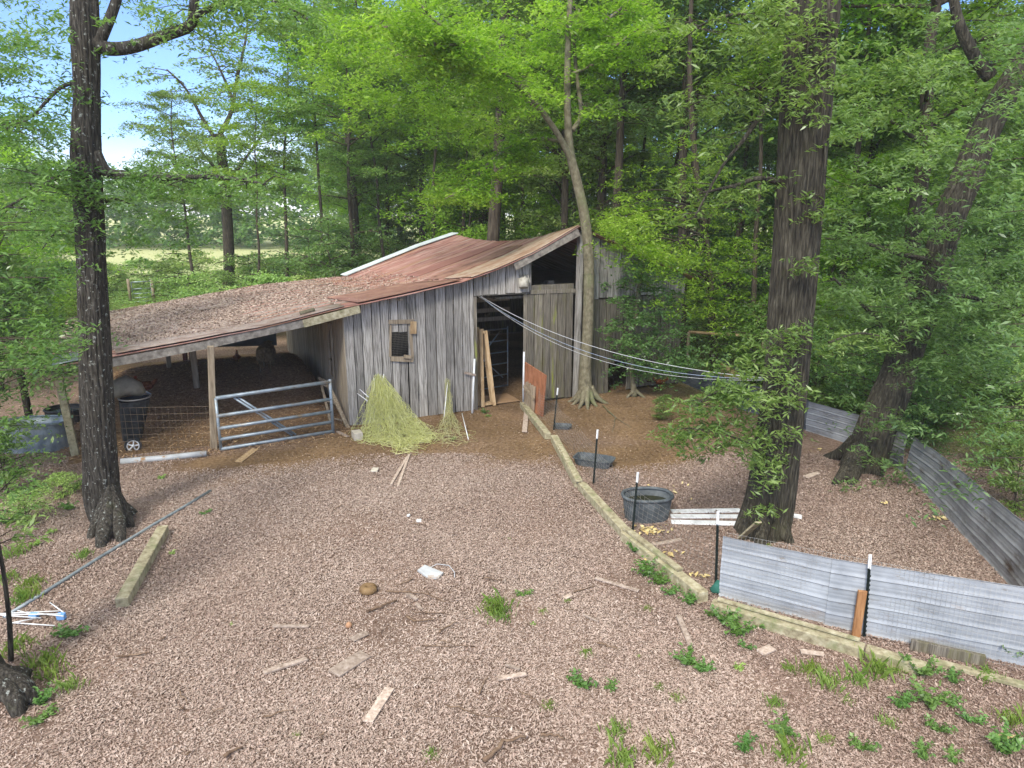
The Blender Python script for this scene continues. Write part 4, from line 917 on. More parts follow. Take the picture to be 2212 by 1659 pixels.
# white boards flat behind the tank
for k_, (a_, b_) in enumerate((((1450, 1107), (1600, 1105)), ((1448, 1118), (1612, 1118)), ((1450, 1130), (1606, 1134)), ((1690, 1112), (1732, 1120)))):
    lumber('white_board', G(*a_), G(*b_), .15, .02, ['rearmost flat white board beside the rubber water tank', 'middle flat white board beside the rubber water tank', 'nearest flat white board beside the rubber water tank', 'white board end right of the big oak trunk'][k_], mat=M_whitew, group='flat white boards by the water tank')
lumber('plank', G(1395, 1182), G(1470, 1168), .08, .02, 'thin plank lying under the front of the rubber water tank')
# horizontal pole at the woods edge
a_, b_ = P(1488, 717, 21.5), P(1650, 728, 20.5)
g = thing('rail_frame', (a_.x, a_.y, 0), 'tan pole rail on posts at the edge of the wood right of the barn', 'rail')
MB().tube([a_, b_], .045, 10).build('rail', M_newwood, g)
for q in (a_, b_): MB().tube([Vector((q.x, q.y, -.05)), q], .05, 8).build('post', M_post, g)
# pole on the ground at left, conduit
pts = [G(455, 1063), G(395, 1100), G(330, 1138), G(200, 1218), G(100, 1282), G(10, 1338)]
tag(MB().tube([p + UP * .03 for p in pts], .026, 10).build('metal_pole', M_galv, None, origin=tuple(pts[0])), 'long grey metal pole lying past the lichened tree', 'pole')
# clothes airer
g0 = G(70, 1335); g = thing('drying_rack', g0, 'collapsed white and blue drying rack lying on the ground at the left edge', 'drying rack')
for k_, (a_, b_) in enumerate((((0, 1333), (130, 1330)), ((0, 1340), (134, 1341)), ((5, 1345), (90, 1341)), ((40, 1326), (80, 1340)), ((110, 1313), (140, 1338)), ((30, 1362), (86, 1340)), ((20, 1352), (120, 1362)), ((60, 1334), (140, 1346)))):
    MB().tube([G(*a_) + UP * (.05 + .03 * (k_ % 3)), G(*b_) + UP * (.04 + .03 * ((k_ + 1) % 3))], .008, 6).build('rod', M_white, g)
mjb = nmat('blue_plastic', [c(96, 142, 196), c(124, 168, 212)], ns=5)
for (x, y) in ((75, 1338), (133, 1340)): MB().box(G(x, y) + UP * .06, .05, .03, .04, jit=.01).build('joint', mjb, g, bevel=.01)

# ------------------------------------------------------------------ loose debris
def stick(pts, r, label, m_=M_stick, group='dead sticks lying in the front yard'):
    q = [G(*p) for p in pts]; fine = []
    for i in range(len(q) - 1):
        for k_ in range(4): f_ = k_ / 4; fine.append(q[i].lerp(q[i + 1], f_) + Vector((random.gauss(0, .008), random.gauss(0, .012), r + .012 + random.uniform(.014, .026))))
    fine.append(q[-1] + UP * (r + .02)); n_ = len(fine)
    return tag(MB().tube(fine, [r * (1 - .55 * i / n_) * random.uniform(.85, 1.15) for i in range(n_)], 7).build('stick', m_, None, origin=tuple(q[0])), label, 'stick', group)
stick([(790, 1329), (820, 1318), (857, 1303)], .022, 'thick straight dark stick just below the brown ring-shaped gourd')
stick([(835, 1282), (917, 1288), (962, 1305)], .012, 'long thin stick right of the brown gourd')
stick([(878, 1337), (895, 1348), (939, 1344)], .014, 'bent stick in the middle of the yard below the long thin stick')
stick([(947, 1372), (965, 1359), (988, 1348)], .013, 'short crooked stick right of the bent stick')
stick([(896, 1328), (973, 1332)], .009, 'thin straight twig above the bent stick')
stick([(913, 1402), (1025, 1400)], .008, 'long pale twig across the middle of the yard')
stick([(1047, 1652), (1085, 1614), (1137, 1600)], .024, 'thick curved branch at the bottom edge of the picture')
stick([(1167, 1596), (1190, 1594), (1219, 1600)], .016, 'short dark stick right of the thick curved branch')
stick([(965, 1529), (1014, 1545), (1096, 1557)], .009, 'long thin curved twig above the thick curved branch')
stick([(1286, 1392), (1310, 1400), (1335, 1409)], .012, 'stick lying between the grass clumps and the edging timbers')
stick([(1033, 1510), (1044, 1484), (1055, 1470)], .010, 'small forked twig under the split board')
stick([(891, 1135), (921, 1138)], .009, 'short dark twig in the upper middle of the yard')
stick([(257, 1424), (290, 1421), (328, 1417)], .012, 'dark stick on the left side of the yard')
stick([(485, 1642), (526, 1622)], .02, 'stubby dark stick at the bottom left of the yard')
stick([(570, 1555), (634, 1540)], .009, 'faint thin twig at the lower left of the yard')
stick([(1240, 1285), (1285, 1270)], .009, 'thin twig left of the long pale slat')
stick([(1120, 1500), (1150, 1515), (1180, 1540)], .007, 'very thin twig beside the lower grass clump')
stick([(1300, 878), (1330, 905), (1322, 935)], .012, 'forked pale root on the dirt in front of the barn tree', M_bark_smooth); stick([(1310, 890), (1345, 915), (1362, 925)], .009, 'second pale root fork on the dirt by the barn tree', M_bark_smooth)
SCR = [((722, 1461), (790, 1417), .19, 'wide grey broken board left of centre in the yard'), ((760, 1388), (793, 1372), .10, 'small grey board piece above the wide broken board'), ((795, 1565), (842, 1492), .11, 'pinkish board lying near the bottom centre of the yard'),
       ((1075, 1472), (1137, 1461), .06, 'split tan board in the lower middle of the yard'), ((1286, 1253), (1379, 1282), .06, 'long pale slat left of the edging timbers'), ((1465, 1335), (1491, 1398), .07, 'pale slat standing out right of the grass by the timbers'),
       ((1261, 1333), (1292, 1348), .025, 'thin white sliver of wood in the middle right of the yard'), ((880, 1288), (902, 1300), .05, 'small pale wood chip right of the gourd'), ((900, 1308), (910, 1322), .04, 'small pale chip under the wood chip by the gourd'),
       ((1219, 1297), (1234, 1290), .07, 'small split wood chip near the long pale slat'), ((1092, 1441), (1122, 1452), .035, 'narrow pale splinter above the split tan board'), ((589, 1357), (668, 1359), .045, 'thin tan lath lying level left of the small ball'),
       ((571, 1458), (664, 1428), .07, 'rounded tan board piece left of the wide broken board'), ((1643, 1416), (1668, 1404), .12, 'chunk of tan wood in front of the long edging timber'), ((1728, 1412), (1779, 1419), .07, 'thin board in front of the long edging timber'),
       ((1740, 1034), (1766, 1025), .12, 'pale wood piece on the pen floor behind the big oak'), ((845, 1050), (880, 990), .05, 'left thin lath below the netting heap'), ((860, 1053), (884, 985), .05, 'right thin lath below the netting heap'),
       ((803, 1018), (817, 1018), .2, 'pale square tile on the dirt below the netting heap')]
for (a_, b_, wd, lab) in SCR: lumber('wood_scrap', G(*a_), G(*b_), wd, .022, lab, 'wood scrap', M_scrap if wd != .2 else M_brick, group='wood scraps lying in the yard', lift=.036)
g = G(796, 1280); mb = MB(); mb.tube([g + Vector((.068 * math.cos(a_), .062 * math.sin(a_), .055)) for a_ in np.linspace(0, 2 * math.pi, 19)], .058, 12, cap=False); mb.lathe(g + UP * .03, [(.001, 0), (.04, .01), (.06, .03)], 12)
tag(mb.build('gourd', M_gourd, None, origin=tuple(g)), 'round brown dimpled gourd lying in the middle of the yard', 'gourd')
g = G(754, 1356); mb = MB(); mb.tube([g + UP * z_ for z_ in (.002, .012, .035, .06, .078, .084)], [.012, .034, .044, .034, .016, .003], 14); tag(mb.build('ball', M_ball, None, origin=tuple(g)), 'small orange brown ball left of the sticks in the yard', 'ball')
g = G(925, 1243); th_ = thing('plastic_jug_scrap', g, 'white torn plastic piece with a thin wire loop in the middle of the yard', 'plastic scrap')
mb = MB(); V = [G(902, 1238) + UP * .05, G(918, 1229) + UP * .07, G(958, 1243) + UP * .05, G(948, 1253) + UP * .04, G(926, 1253) + UP * .035]
mb.add(V + [v_ - UP * .025 for v_ in V], [(0, 1, 2, 3, 4), (9, 8, 7, 6, 5)] + [(i, (i + 1) % 5, 5 + (i + 1) % 5, 5 + i) for i in range(5)]); mb.build('sheet', M_pvc, th_)
mb = MB(); mb.tube([G(x, y) + UP * z_ for x, y, z_ in ((925, 1232, .03), (945, 1226, .06), (970, 1228, .05), (982, 1240, .03), (982, 1250, .02))], .006, 6); mb.build('wire_loop', M_rope, th_)
for k_, (x, y) in enumerate(((905, 1128), (882, 1117))): tag(MB().box(G(x, y) + UP * .03, .035 - .01 * k_, .03, .012, jit=.01).build('plastic_scrap', M_white, None, origin=tuple(G(x, y))), ['small white plastic scrap beside the short dark twig', 'tiny white scrap left of the white plastic by the twig'][k_], 'plastic scrap')
rt_ = random.Random(17)
for k_ in range(34):
    x, y = rt_.uniform(330, 1450), rt_.uniform(1080, 1640); a_ = rt_.uniform(0, 3.14); l_ = rt_.uniform(14, 42)
    if x > 1200 and y < 1300: continue
    p1 = (x + l_ * .5 * math.cos(a_) + rt_.uniform(-6, 6), y + l_ * .3 * math.sin(a_)); p2 = (x + l_ * math.cos(a_), y + l_ * .6 * math.sin(a_))
    stick([(x, y), p1, p2], rt_.uniform(.004, .010), 'short dead twig lying in the ' + ('left' if x < 900 else 'right') + ' half of the yard', M_stick, 'short twigs lying in the yard')
# yellow peelings
pc = []; rr_ = np.random.default_rng(4)
for (x, y, n_, s_) in ((1405, 1150, 60, 14), (1395, 1205, 4, 10), (1448, 1200, 14, 10), (1500, 1248, 12, 9), (1370, 1105, 10, 10), (1440, 1065, 16, 18), (1760, 975, 6, 6), (1905, 1090, 5, 5), (2020, 1125, 10, 8), (1720, 1230, 5, 10), (2165, 1600, 14, 8)):
    for _ in range(n_): q = G(x + rr_.normal(0, s_ * 1.6), y + rr_.normal(0, s_ * .45)); pc.append((q.x, q.y, .05))
tag(np_mesh('corn_husks', leaf_quads(np.array(pc), .085, .5, 0, .35), 4, rampmat('yellow_husk', [c(176, 154, 102), c(202, 182, 126), c(216, 200, 150)]), rr_.uniform(0, 1, len(pc))), 'pale yellow husks strewn over the pen floor', 'husks', kind='stuff')

def GM(x, y):
    Y = 13.0
    while Y < 40:
        p = P(x, y, Y)
        if p.z <= GZ(p.x, p.y): return p
        Y += .05
    return p
# ------------------------------------------------------------------ animals
def organic(mb, name, m_, par, vox, sm=6):
    o = mb.build(name, m_, par); r_ = o.modifiers.new('fuse', 'REMESH'); r_.mode = 'VOXEL'; r_.voxel_size = vox; r_.use_smooth_shade = True
    s_ = o.modifiers.new('soft', 'SMOOTH'); s_.factor = .5; s_.iterations = sm; return o
def hen(pos, rz_, s, mat, label, cockerel=False, peck=0.0):
    g = thing('chicken', (0, 0, 0), label, 'chicken', None); mb = MB()
    mb.tube([(-.13, 0, .20), (-.09, 0, .19), (0, 0, .17), (.08, 0, .18), (.13, 0, .21)], [.03, .075, .095, .08, .03], 14)
    hx, hz = .17 + .03 * peck, .33 - .2 * peck
    mb.tube([(.09, 0, .20), (.13, 0, .25 - .05 * peck), (hx - .01, 0, hz - .03), (hx, 0, hz)], [.06, .045, .028, .028], 10)
    mb.tube([(hx - .02, 0, hz), (hx + .005, 0, hz + .005), (hx + .025, 0, hz)], [.018, .03, .018], 10)
    tz = .36 if cockerel else .30
    mb.tube([(-.10, 0, .20), (-.17, 0, .26), (-.21, 0, tz)], [.05, .045, .022], 10, sq=.5)
    if cockerel: mb.tube([(-.15, 0, .26), (-.22, 0, .33), (-.28, 0, .30), (-.30, 0, .24)], [.03, .03, .02, .01], 8)
    for sd_ in (-1, 1): mb.tube([(.06, .075 * sd_, .19), (-.02, .09 * sd_, .18), (-.12, .06 * sd_, .19)], [.02, .04, .012], 8)
    for sd_ in (-1, 1): mb.tube([(0, .04 * sd_, .14), (.005, .04 * sd_, .09)], [.035, .016], 8)
    organic(mb, 'body', mat, g, .011, 4)
    for sd_ in (-1, 1):
        mb = MB(); mb.tube([(.005, .04 * sd_, .10), (0, .04 * sd_, .012)], .008, 6)
        for a_ in (-.5, 0, .5): mb.tube([(0, .04 * sd_, .012), (.045 * math.cos(a_), .04 * sd_ + .045 * math.sin(a_), .006)], .005, 5)
        mb.build('leg', M_yel, g)
    mb = MB()
    for k_ in range(4): mb.tube([(hx - .02 + k_ * .014, 0, hz + .02), (hx - .024 + k_ * .014, 0, hz + .05 - abs(k_ - 1.5) * .008)], [.009, .003], 6)
    mb.tube([(hx + .02, 0, hz - .015), (hx + .018, 0, hz - .045)], [.01, .008], 6); mb.build('comb', M_comb, g)
    mb = MB(); mb.tube([(hx + .025, 0, hz + .002), (hx + .055, 0, hz - .008)], [.010, .002], 6); mb.build('beak', M_yel, g)
    g.location = pos; g.rotation_euler = (0, 0, rz_); g.scale = (s, s, s); return g
q = G(1398, 836); hen(q, .1, 1.25, M_rooster, 'dark rooster with a red comb standing before the right end of the barn', True)
q = G(1426, 838); hen(q, 0, 1.05, M_hen, 'rusty brown hen beside the dark rooster', peck=.3)
zz_ = GM(318, 852); hen(zz_, math.pi + .2, 1.3, M_hen, 'brown hen on the mound behind the black wheeled bin')
q = GM(513, 783); hen(q, 1.9, .95, M_hen, 'small reddish hen on top of the mound under the lean-to')
def sheep(pos, rz_, label):
    g = thing('sheep', (0, 0, 0), label, 'sheep'); mb = MB()
    mb.tube([(-.42, 0, .50), (-.36, 0, .52), (-.15, 0, .52), (.12, 0, .52), (.32, 0, .54), (.42, 0, .56)], [.10, .21, .25, .245, .20, .10], 16)
    mb.tube([(.32, 0, .58), (.48, 0, .66), (.56, 0, .68)], [.14, .10, .08], 12)
    mb.tube([(.52, 0, .70), (.62, 0, .66), (.72, 0, .58), (.76, 0, .55)], [.07, .075, .055, .035], 12)
    for sd_ in (-1, 1):
        mb.tube([(.55, .06 * sd_, .72), (.53, .15 * sd_, .70)], [.025, .012], 8)
        mb.tube([(.26, .12 * sd_, .42), (.27, .12 * sd_, .24), (.25, .12 * sd_, .05), (.27, .12 * sd_, .01)], [.08, .04, .026, .032], 10)
        mb.tube([(-.28, .13 * sd_, .42), (-.22, .13 * sd_, .30), (-.34, .13 * sd_, .20), (-.33, .13 * sd_, .04), (-.31, .13 * sd_, .01)], [.12, .065, .035, .026, .032], 10)
    mb.tube([(-.44, 0, .54), (-.49, 0, .44), (-.49, 0, .34)], [.05, .045, .02], 8)
    organic(mb, 'body', M_fleece, g, .02, 3); g.location = pos; g.rotation_euler = (0, 0, rz_); return g
q = GM(578, 800); sheep(q, math.radians(100), 'woolly grey brown sheep seen from behind by the far end of the side wall')

# ------------------------------------------------------------------ trees
def ridged(scale_, amp):
    def f_(p, an, i):
        return 1 + amp * (noise.noise(Vector((math.cos(an) * 2.2, math.sin(an) * 2.2, p.z * .35)) * scale_) + .5 * noise.noise(Vector((math.cos(an) * 6, math.sin(an) * 6, p.z * 1.1)) * scale_))
    return f_
def furrowed(base_, k_, amp):
    def f_(p, an, i):
        w_ = noise.noise(Vector((math.cos(an) * 1.5, math.sin(an) * 1.5, p.z * .8))) * 2.6 + noise.noise(Vector((math.cos(an) * 5, math.sin(an) * 5, p.z * 3))) * 1.3
        return base_(p, an, i) * (1 + amp * (abs(math.sin(an * k_ / 2 + w_)) ** .7 - .6)) + .012 * noise.noise(Vector((math.cos(an) * 9, math.sin(an) * 9, p.z * 7)))
    return f_
def smooth_path(pts, k_=6):
    out = []; pts = [Vector(p) for p in pts]; n_ = len(pts)
    for i in range(n_ - 1):
        P0, P1, P2, P3 = pts[max(i - 1, 0)], pts[i], pts[i + 1], pts[min(i + 2, n_ - 1)]
        for j in range(k_): out.append(cat(P0, P1, P2, P3, j / k_))
    return out + [pts[-1]]
def dens(q, r, k_): return [q[i].lerp(q[i + 1], j / k_) for i in range(len(q) - 1) for j in range(k_)] + [q[-1]], [r[i] + (r[i + 1] - r[i]) * j / k_ for i in range(len(q) - 1) for j in range(k_)] + [r[-1]]
def limb(mb, pts, r0, r1, n=10, k_=5, bump=None):
    q = smooth_path(pts, k_); m_ = len(q); mb.tube(q, [r0 + (r1 - r0) * (i / (m_ - 1)) ** .8 for i in range(m_)], n, bumpy=bump); return q
def twigs_from(mb, path, n_, ln, r, rg_, up=.2, start=.25):
    ends = []
    for _ in range(n_):
        f_ = rg_.uniform(start, 1) * (len(path) - 1); i = int(f_); p = path[i].lerp(path[min(i + 1, len(path) - 1)], f_ - i)
        a_ = rg_.uniform(0, 6.283); L_ = ln * rg_.uniform(.5, 1.2); d = Vector((math.cos(a_), math.sin(a_), up + rg_.uniform(-.35, .35))).normalized()
        m_ = p + d * L_ * .5 + Vector((rg_.gauss(0, .06), rg_.gauss(0, .06), rg_.gauss(0, .05))) * L_; e = p + d * L_ - UP * .12 * L_
        mb.tube([p, m_, e], [r, r * .6, r * .25], 5, cap=False); ends += [m_.lerp(e, .3), e]
    return ends
def hero(name, loc, label, bark, group=None): return thing(name, loc, label, 'tree', group)
rgL = random.Random(21)
# 1. left lichened tree
lt0 = G(236, 1140) + Vector((0, .25, 0)); YL = lt0.y
tree = hero('oak_tree', lt0, 'dark lichen spotted tree with bare side limbs at the left of the yard', None)
path = [lt0 - UP * .05, P(224, 1085, YL), P(218, 1000, YL), P(212, 900, YL), P(206, 780, YL), P(200, 640, YL), P(194, 480, YL), P(186, 330, YL), P(188, 200, YL), P(184, 60, YL), P(180, -120, YL), P(175, -400, YL)]
rad = [px(YL, v_) for v_ in (44, 36, 32, 30.5, 29, 27, 25.5, 26, 22, 25, 19, 12)]
q = smooth_path(path, 8); rr = [rad[min(i // 8, 11)] + (rad[min(i // 8 + 1, 11)] - rad[min(i // 8, 11)]) * (i % 8) / 8 for i in range(len(q))]
q, rr = dens(q, rr, 3); mb = MB(); mb.tube(q, rr, 130, bumpy=furrowed(ridged(1.3, .09), 24, .08))
for (x, y, r_) in ((192, 1165, 16), (215, 1185, 20), (262, 1172, 18), (285, 1140, 16), (205, 1150, 16)):
    e = G(x, y); s_ = lt0 + (e - lt0) * .12 + UP * .75; mb.tube(smooth_path([s_, lt0.lerp(e, .5) + UP * .30, lt0.lerp(e, .85) + UP * .08, e - UP * .06], 4), [px(YL, r_ * .66 * k2) for k2 in (.12, .45, .8, 1.1, 1.2, 1.2, 1.15, 1.05, .95, .85, .75, .6, .45)], 10, bumpy=ridged(2, .2))
ends = []
la = limb(mb, [P(205, 92, YL), P(235, 105, YL), P(290, 100, YL), P(360, 75, YL), P(410, 55, YL), P(418, 20, YL), P(425, -60, YL)], px(YL, 14), px(YL, 8), 14, bump=ridged(1.5, .06))
lb = limb(mb, [P(205, 330, YL), P(232, 372, YL), P(275, 378, YL), P(330, 385, YL), P(400, 382, YL - .4), P(500, 386, YL - .7), P(575, 398, YL - 1)], px(YL, 13), px(YL, 2), 10)
lc = limb(mb, [P(205, 110, YL), P(222, 75, YL), P(245, 20, YL), P(270, -60, YL)], px(YL, 12), px(YL, 8), 10)
ld = limb(mb, [P(180, 365, YL), P(140, 370, YL - .5), P(80, 410, YL - .9), P(10, 450, YL - 1.2)], px(YL, 5), px(YL, 1.5), 8)
le = limb(mb, [P(182, 470, YL), P(150, 480, YL), P(120, 500, YL - .3), P(90, 540, YL - .4)], px(YL, 4), px(YL, 1), 6)
lf_ = limb(mb, [P(228, 435, YL), P(250, 430, YL), P(280, 440, YL)], px(YL, 4), px(YL, 1.5), 6)
lg = limb(mb, [P(178, 175, YL), P(130, 190, YL), P(70, 250, YL - .4), P(20, 280, YL - .6)], px(YL, 5), px(YL, 1.5), 8)
lh = limb(mb, [P(415, 40, YL), P(470, 10, YL), P(560, -20, YL), P(600, 10, YL - .3), P(650, 30, YL - .5), P(690, 70, YL - .7)], px(YL, 7), px(YL, 1.2), 8)
for pth, n_, l_, st in ((lb, 22, .8, .3), (ld, 14, .9, .15), (le, 8, .5, .2), (lg, 16, .9, .1), (lh, 26, .7, .1), (la, 10, .9, .4)): ends += twigs_from(mb, pth, n_, l_, .011, rgL, -.05, st)
mb.build('trunk', M_bark_lichen, tree)
xs_ = []
for _ in range(86): xs_.append(P(rgL.uniform(-60, 175), rgL.uniform(-40, 400), YL + rgL.uniform(-2, 1.5)))
for _ in range(46): xs_.append(P(rgL.uniform(215, 680), rgL.gauss(10, 35), YL + rgL.uniform(-1, 1.5)))
for _ in range(26): xs_.append(P(rgL.uniform(300, 600), rgL.gauss(420, 28), YL - rgL.uniform(0, 1)))
for _ in range(16): xs_.append(P(rgL.uniform(250, 420), rgL.uniform(430, 560), YL - rgL.uniform(0, .5)))
cs = np.array([tuple(p) for p in ends + xs_]); lp_ = sprays(cs, .34, 48, .5)
np_mesh('crown', leaf_quads(lp_, .088, .30, .35, .6), 4, Lf['oak'], RG.uniform(0, 1, len(lp_)), tree, tuple(lt0))
# 2. big oak on the right
YO = OAK.y
tree = hero('oak_tree', OAK, 'big straight oak with deeply furrowed bark standing in the pen', None)
path = [OAK - UP * .05, P(1664, 1080, YO), P(1682, 950, YO), P(1697, 820, YO), P(1708, 680, YO), P(1722, 500, YO), P(1736, 300, YO), P(1748, 130, YO), P(1758, -20, YO), P(1770, -300, YO)]
rad = [px(YO, v_) for v_ in (56, 49, 45, 43, 43, 44, 44, 46, 45, 40)]
q = smooth_path(path, 9); rr = [rad[min(i // 9, 9)] + (rad[min(i // 9 + 1, 9)] - rad[min(i // 9, 9)]) * (i % 9) / 9 for i in range(len(q))]
q, rr = dens(q, rr, 3); mb = MB(); mb.tube(q, rr, 190, bumpy=furrowed(ridged(1.6, .07), 34, .075))
for (x, y) in ((1600, 1165), (1640, 1190), (1712, 1175), (1700, 1140)):
    e = G(x, y); mb.tube(smooth_path([OAK + (e - OAK) * .3 + UP * .5, OAK.lerp(e, .7) + UP * .15, e - UP * .05], 4), [px(YO, v_) for v_ in np.linspace(22, 7, 9)], 10, bumpy=ridged(2, .2))
ends = []
o1 = limb(mb, [P(1700, 190, YO), P(1655, 235, YO - .2), P(1600, 310, YO - .4), P(1560, 360, YO - .6), P(1500, 470, YO - .9)], px(YO, 7), px(YO, 1.5), 8)
o2 = limb(mb, [P(1690, 395, YO), P(1640, 385, YO - .2), P(1590, 400, YO - .3), P(1510, 418, YO - .5)], px(YO, 7), px(YO, 2), 8)
o3 = limb(mb, [P(1705, 200, YO), P(1640, 190, YO - .2), P(1580, 200, YO - .2), P(1500, 215, YO)], px(YO, 4), px(YO, 1), 7)
o4 = limb(mb, [P(1725, 60, YO), P(1660, 50, YO - .2), P(1590, 30, YO - .3), P(1500, 60, YO - .2)], px(YO, 5), px(YO, 1.5), 7)
o5 = limb(mb, [P(1775, 260, YO), P(1782, 320, YO - .3), P(1778, 420, YO - .3), P(1770, 470, YO - .3)], px(YO, 4), px(YO, 1), 7)
o6 = limb(mb, [P(1690, 1000, YO - .3), P(1620, 960, YO - .7), P(1540, 930, YO - 1.1), P(1480, 925, YO - 1.4)], px(YO, 3), px(YO, 1), 6)
o7 = limb(mb, [P(1695, 860, YO - .3), P(1610, 835, YO - .6), P(1540, 850, YO - 1), P(1500, 880, YO - 1.2)], px(YO, 3), px(YO, 1), 6)
o8 = limb(mb, [P(1790, 740, YO), P(1850, 720, YO + .2), P(1900, 725, YO + .3)], px(YO, 3), px(YO, 1), 6)
for pth, n_, l_, st in ((o1, 12, .7, .3), (o2, 10, .5, .3), (o3, 16, .7, .2), (o4, 20, .8, .2), (o5, 8, .5, .4), (o6, 22, .45, .1), (o7, 22, .42, .1), (o8, 8, .4, .2)): ends += twigs_from(mb, pth, n_, l_, .009, rgL, -.05, st)
mb.build('trunk', M_bark, tree)
xs_ = []
for (x, y, sx_, sy_, n_) in ((1600, 860, 45, 35, 26), (1560, 930, 50, 35, 26), (1660, 780, 45, 35, 14), (1700, 880, 25, 40, 10), (1665, 950, 25, 60, 12), (1700, 740, 40, 30, 10), (1750, 730, 30, 25, 7), (1655, 1060, 22, 35, 7), (1740, 560, 40, 30, 6), (1620, 150, 110, 90, 45), (1850, 120, 90, 100, 40), (1690, 90, 40, 50, 16), (1480, 925, 20, 25, 6)):
    for _ in range(n_): xs_.append(P(rgL.gauss(x, sx_), rgL.gauss(y, sy_), YO - .45 - abs(rgL.gauss(0, .35))))
cs = np.array([tuple(p) for p in ends + xs_]); lp_ = sprays(cs, .24, 26, .6)
np_mesh('crown', leaf_quads(lp_, .105, .24, .3, .7), 4, Lf['oak'], RG.uniform(0, 1, len(lp_)), tree, tuple(OAK))
# 3. tree in front of the barn
bt0 = G(1266, 868); YB = bt0.y
tree = hero('barn_tree', bt0, 'smooth grey barked tree with spreading roots growing against the barn front', None)
path = [bt0 - UP * .05, P(1264, 800, YB), P(1270, 700, YB), P(1272, 560, YB), P(1263, 470, YB), P(1247, 395, YB), P(1232, 330, YB), P(1226, 240, YB), P(1226, 150, YB), P(1228, 60, YB), P(1236, -60, YB)]
rad = [px(YB, v_) for v_ in (20, 13, 11.5, 11, 10.5, 10, 9, 7, 6.5, 5.5, 4)]
q = smooth_path(path, 6); rr = [rad[min(i // 6, 10)] + (rad[min(i // 6 + 1, 10)] - rad[min(i // 6, 10)]) * (i % 6) / 6 for i in range(len(q))]
mb = MB(); mb.tube(q, rr, 20, bumpy=ridged(1.2, .05))
for (x, y) in ((1236, 874), (1226, 868), (1250, 882), (1270, 884), (1290, 878), (1305, 866), (1315, 872)):
    e = G(x, y); mb.tube(smooth_path([bt0 + (e - bt0) * .15 + UP * .42, bt0.lerp(e, .55) + UP * .12, e - UP * .02], 4), [px(YB, v_) for v_ in np.linspace(9, 2.2, 9)], 8)
b1 = limb(mb, [P(1240, 360, YB), P(1205, 290, YB - .2), P(1150, 215, YB - .6), P(1095, 165, YB - 1), P(1050, 130, YB - 1.3), P(1000, 95, YB - 1.6), P(950, 55, YB - 2), P(890, -10, YB - 2.4)], px(YB, 7), px(YB, 1.8), 10)
b2 = limb(mb, [P(1237, 281, YB), P(1255, 248, YB + .2), P(1249, 187, YB + .4), P(1241, 100, YB + .4), P(1250, 20, YB + .4)], px(YB, 5.5), px(YB, 3), 8)
b3 = limb(mb, [P(1095, 165, YB - 1), P(1030, 135, YB - 1), P(960, 120, YB - 1), P(850, 125, YB - 1)], px(YB, 4), px(YB, 1), 7)
b4 = limb(mb, [P(1170, 240, YB - .4), P(1120, 200, YB + .3), P(1095, 130, YB + .8), P(1070, 60, YB + 1)], px(YB, 4), px(YB, 1.5), 7)
b5 = limb(mb, [P(1232, 310, YB), P(1160, 300, YB + .3), P(1080, 330, YB + .2), P(1010, 400, YB - .1), P(960, 430, YB - .2)], px(YB, 4), px(YB, 1), 7)
b6 = limb(mb, [P(1228, 70, YB), P(1290, 55, YB), P(1340, 20, YB), P(1390, -30, YB)], px(YB, 4.5), px(YB, 2), 7)
b7 = limb(mb, [P(1235, 160, YB), P(1300, 130, YB - .3), P(1330, 100, YB - .5), P(1380, 60, YB - .7)], px(YB, 3.5), px(YB, 1.5), 7)
b8 = limb(mb, [P(1000, 95, YB - 1.6), P(930, 95, YB - 2), P(860, 60, YB - 2.2), P(760, 60, YB - 2.4)], px(YB, 3), px(YB, 1), 7)
ends = []
for pth, n_, l_, st in ((b1, 46, 1.0, .25), (b2, 18, 1.0, .2), (b3, 26, .9, .1), (b4, 18, .9, .2), (b5, 26, .8, .25), (b6, 18, .9, .2), (b7, 18, .8, .2), (b8, 26, .8, .1)): ends += twigs_from(mb, pth, n_, l_, .012, rgL, .05, st)
mb.build('trunk', M_bark_smooth, tree)
xs_ = []
for (x, y, sx_, sy_, n_) in ((900, 90, 100, 60, 80), (980, 240, 90, 55, 44), (1120, 80, 90, 50, 40), (800, 170, 60, 60, 40), (1300, 110, 90, 60, 50), (975, 420, 35, 22, 14), (1090, 330, 60, 40, 20), (720, 130, 40, 60, 26)):
    for _ in range(n_): xs_.append(P(rgL.gauss(x, sx_), rgL.gauss(y, sy_), YB + rgL.uniform(-.6, 3.5)))
cs = np.array([tuple(p) for p in ends + xs_]); lp_ = sprays(cs, .5, 62, .35)
np_mesh('crown', leaf_quads(lp_, .115, .42, .3, .55), 4, Lf['bright'], RG.uniform(0, 1, len(lp_)), tree, tuple(bt0))
# 4. leaning tree on the right
YN = G(1870, 1010).y; n0 = G(1860, 1010)
tree = hero('leaning_tree', n0, 'thick mossy tree leaning right beyond the pen fence', None)
path = [n0 - UP * .1, P(1890, 930, YN), P(1932, 830, YN), P(1965, 740, YN + .2), P(2005, 640, YN + .3), P(2040, 510, YN + .4), P(2085, 390, YN + .5), P(2135, 270, YN + .5), P(2190, 170, YN + .5), P(2260, 60, YN + .5), P(2330, -80, YN + .5)]
rad = [px(YN, v_ * .88) for v_ in (52, 42, 38, 35, 32, 31, 33, 30, 26, 20, 12)]
q = smooth_path(path, 7); rr = [rad[min(i // 7, 10)] + (rad[min(i // 7 + 1, 10)] - rad[min(i // 7, 10)]) * (i % 7) / 7 for i in range(len(q))]
q, rr = dens(q, rr, 3); mb = MB(); mb.tube(q, rr, 130, bumpy=furrowed(ridged(1.4, .10), 26, .08))
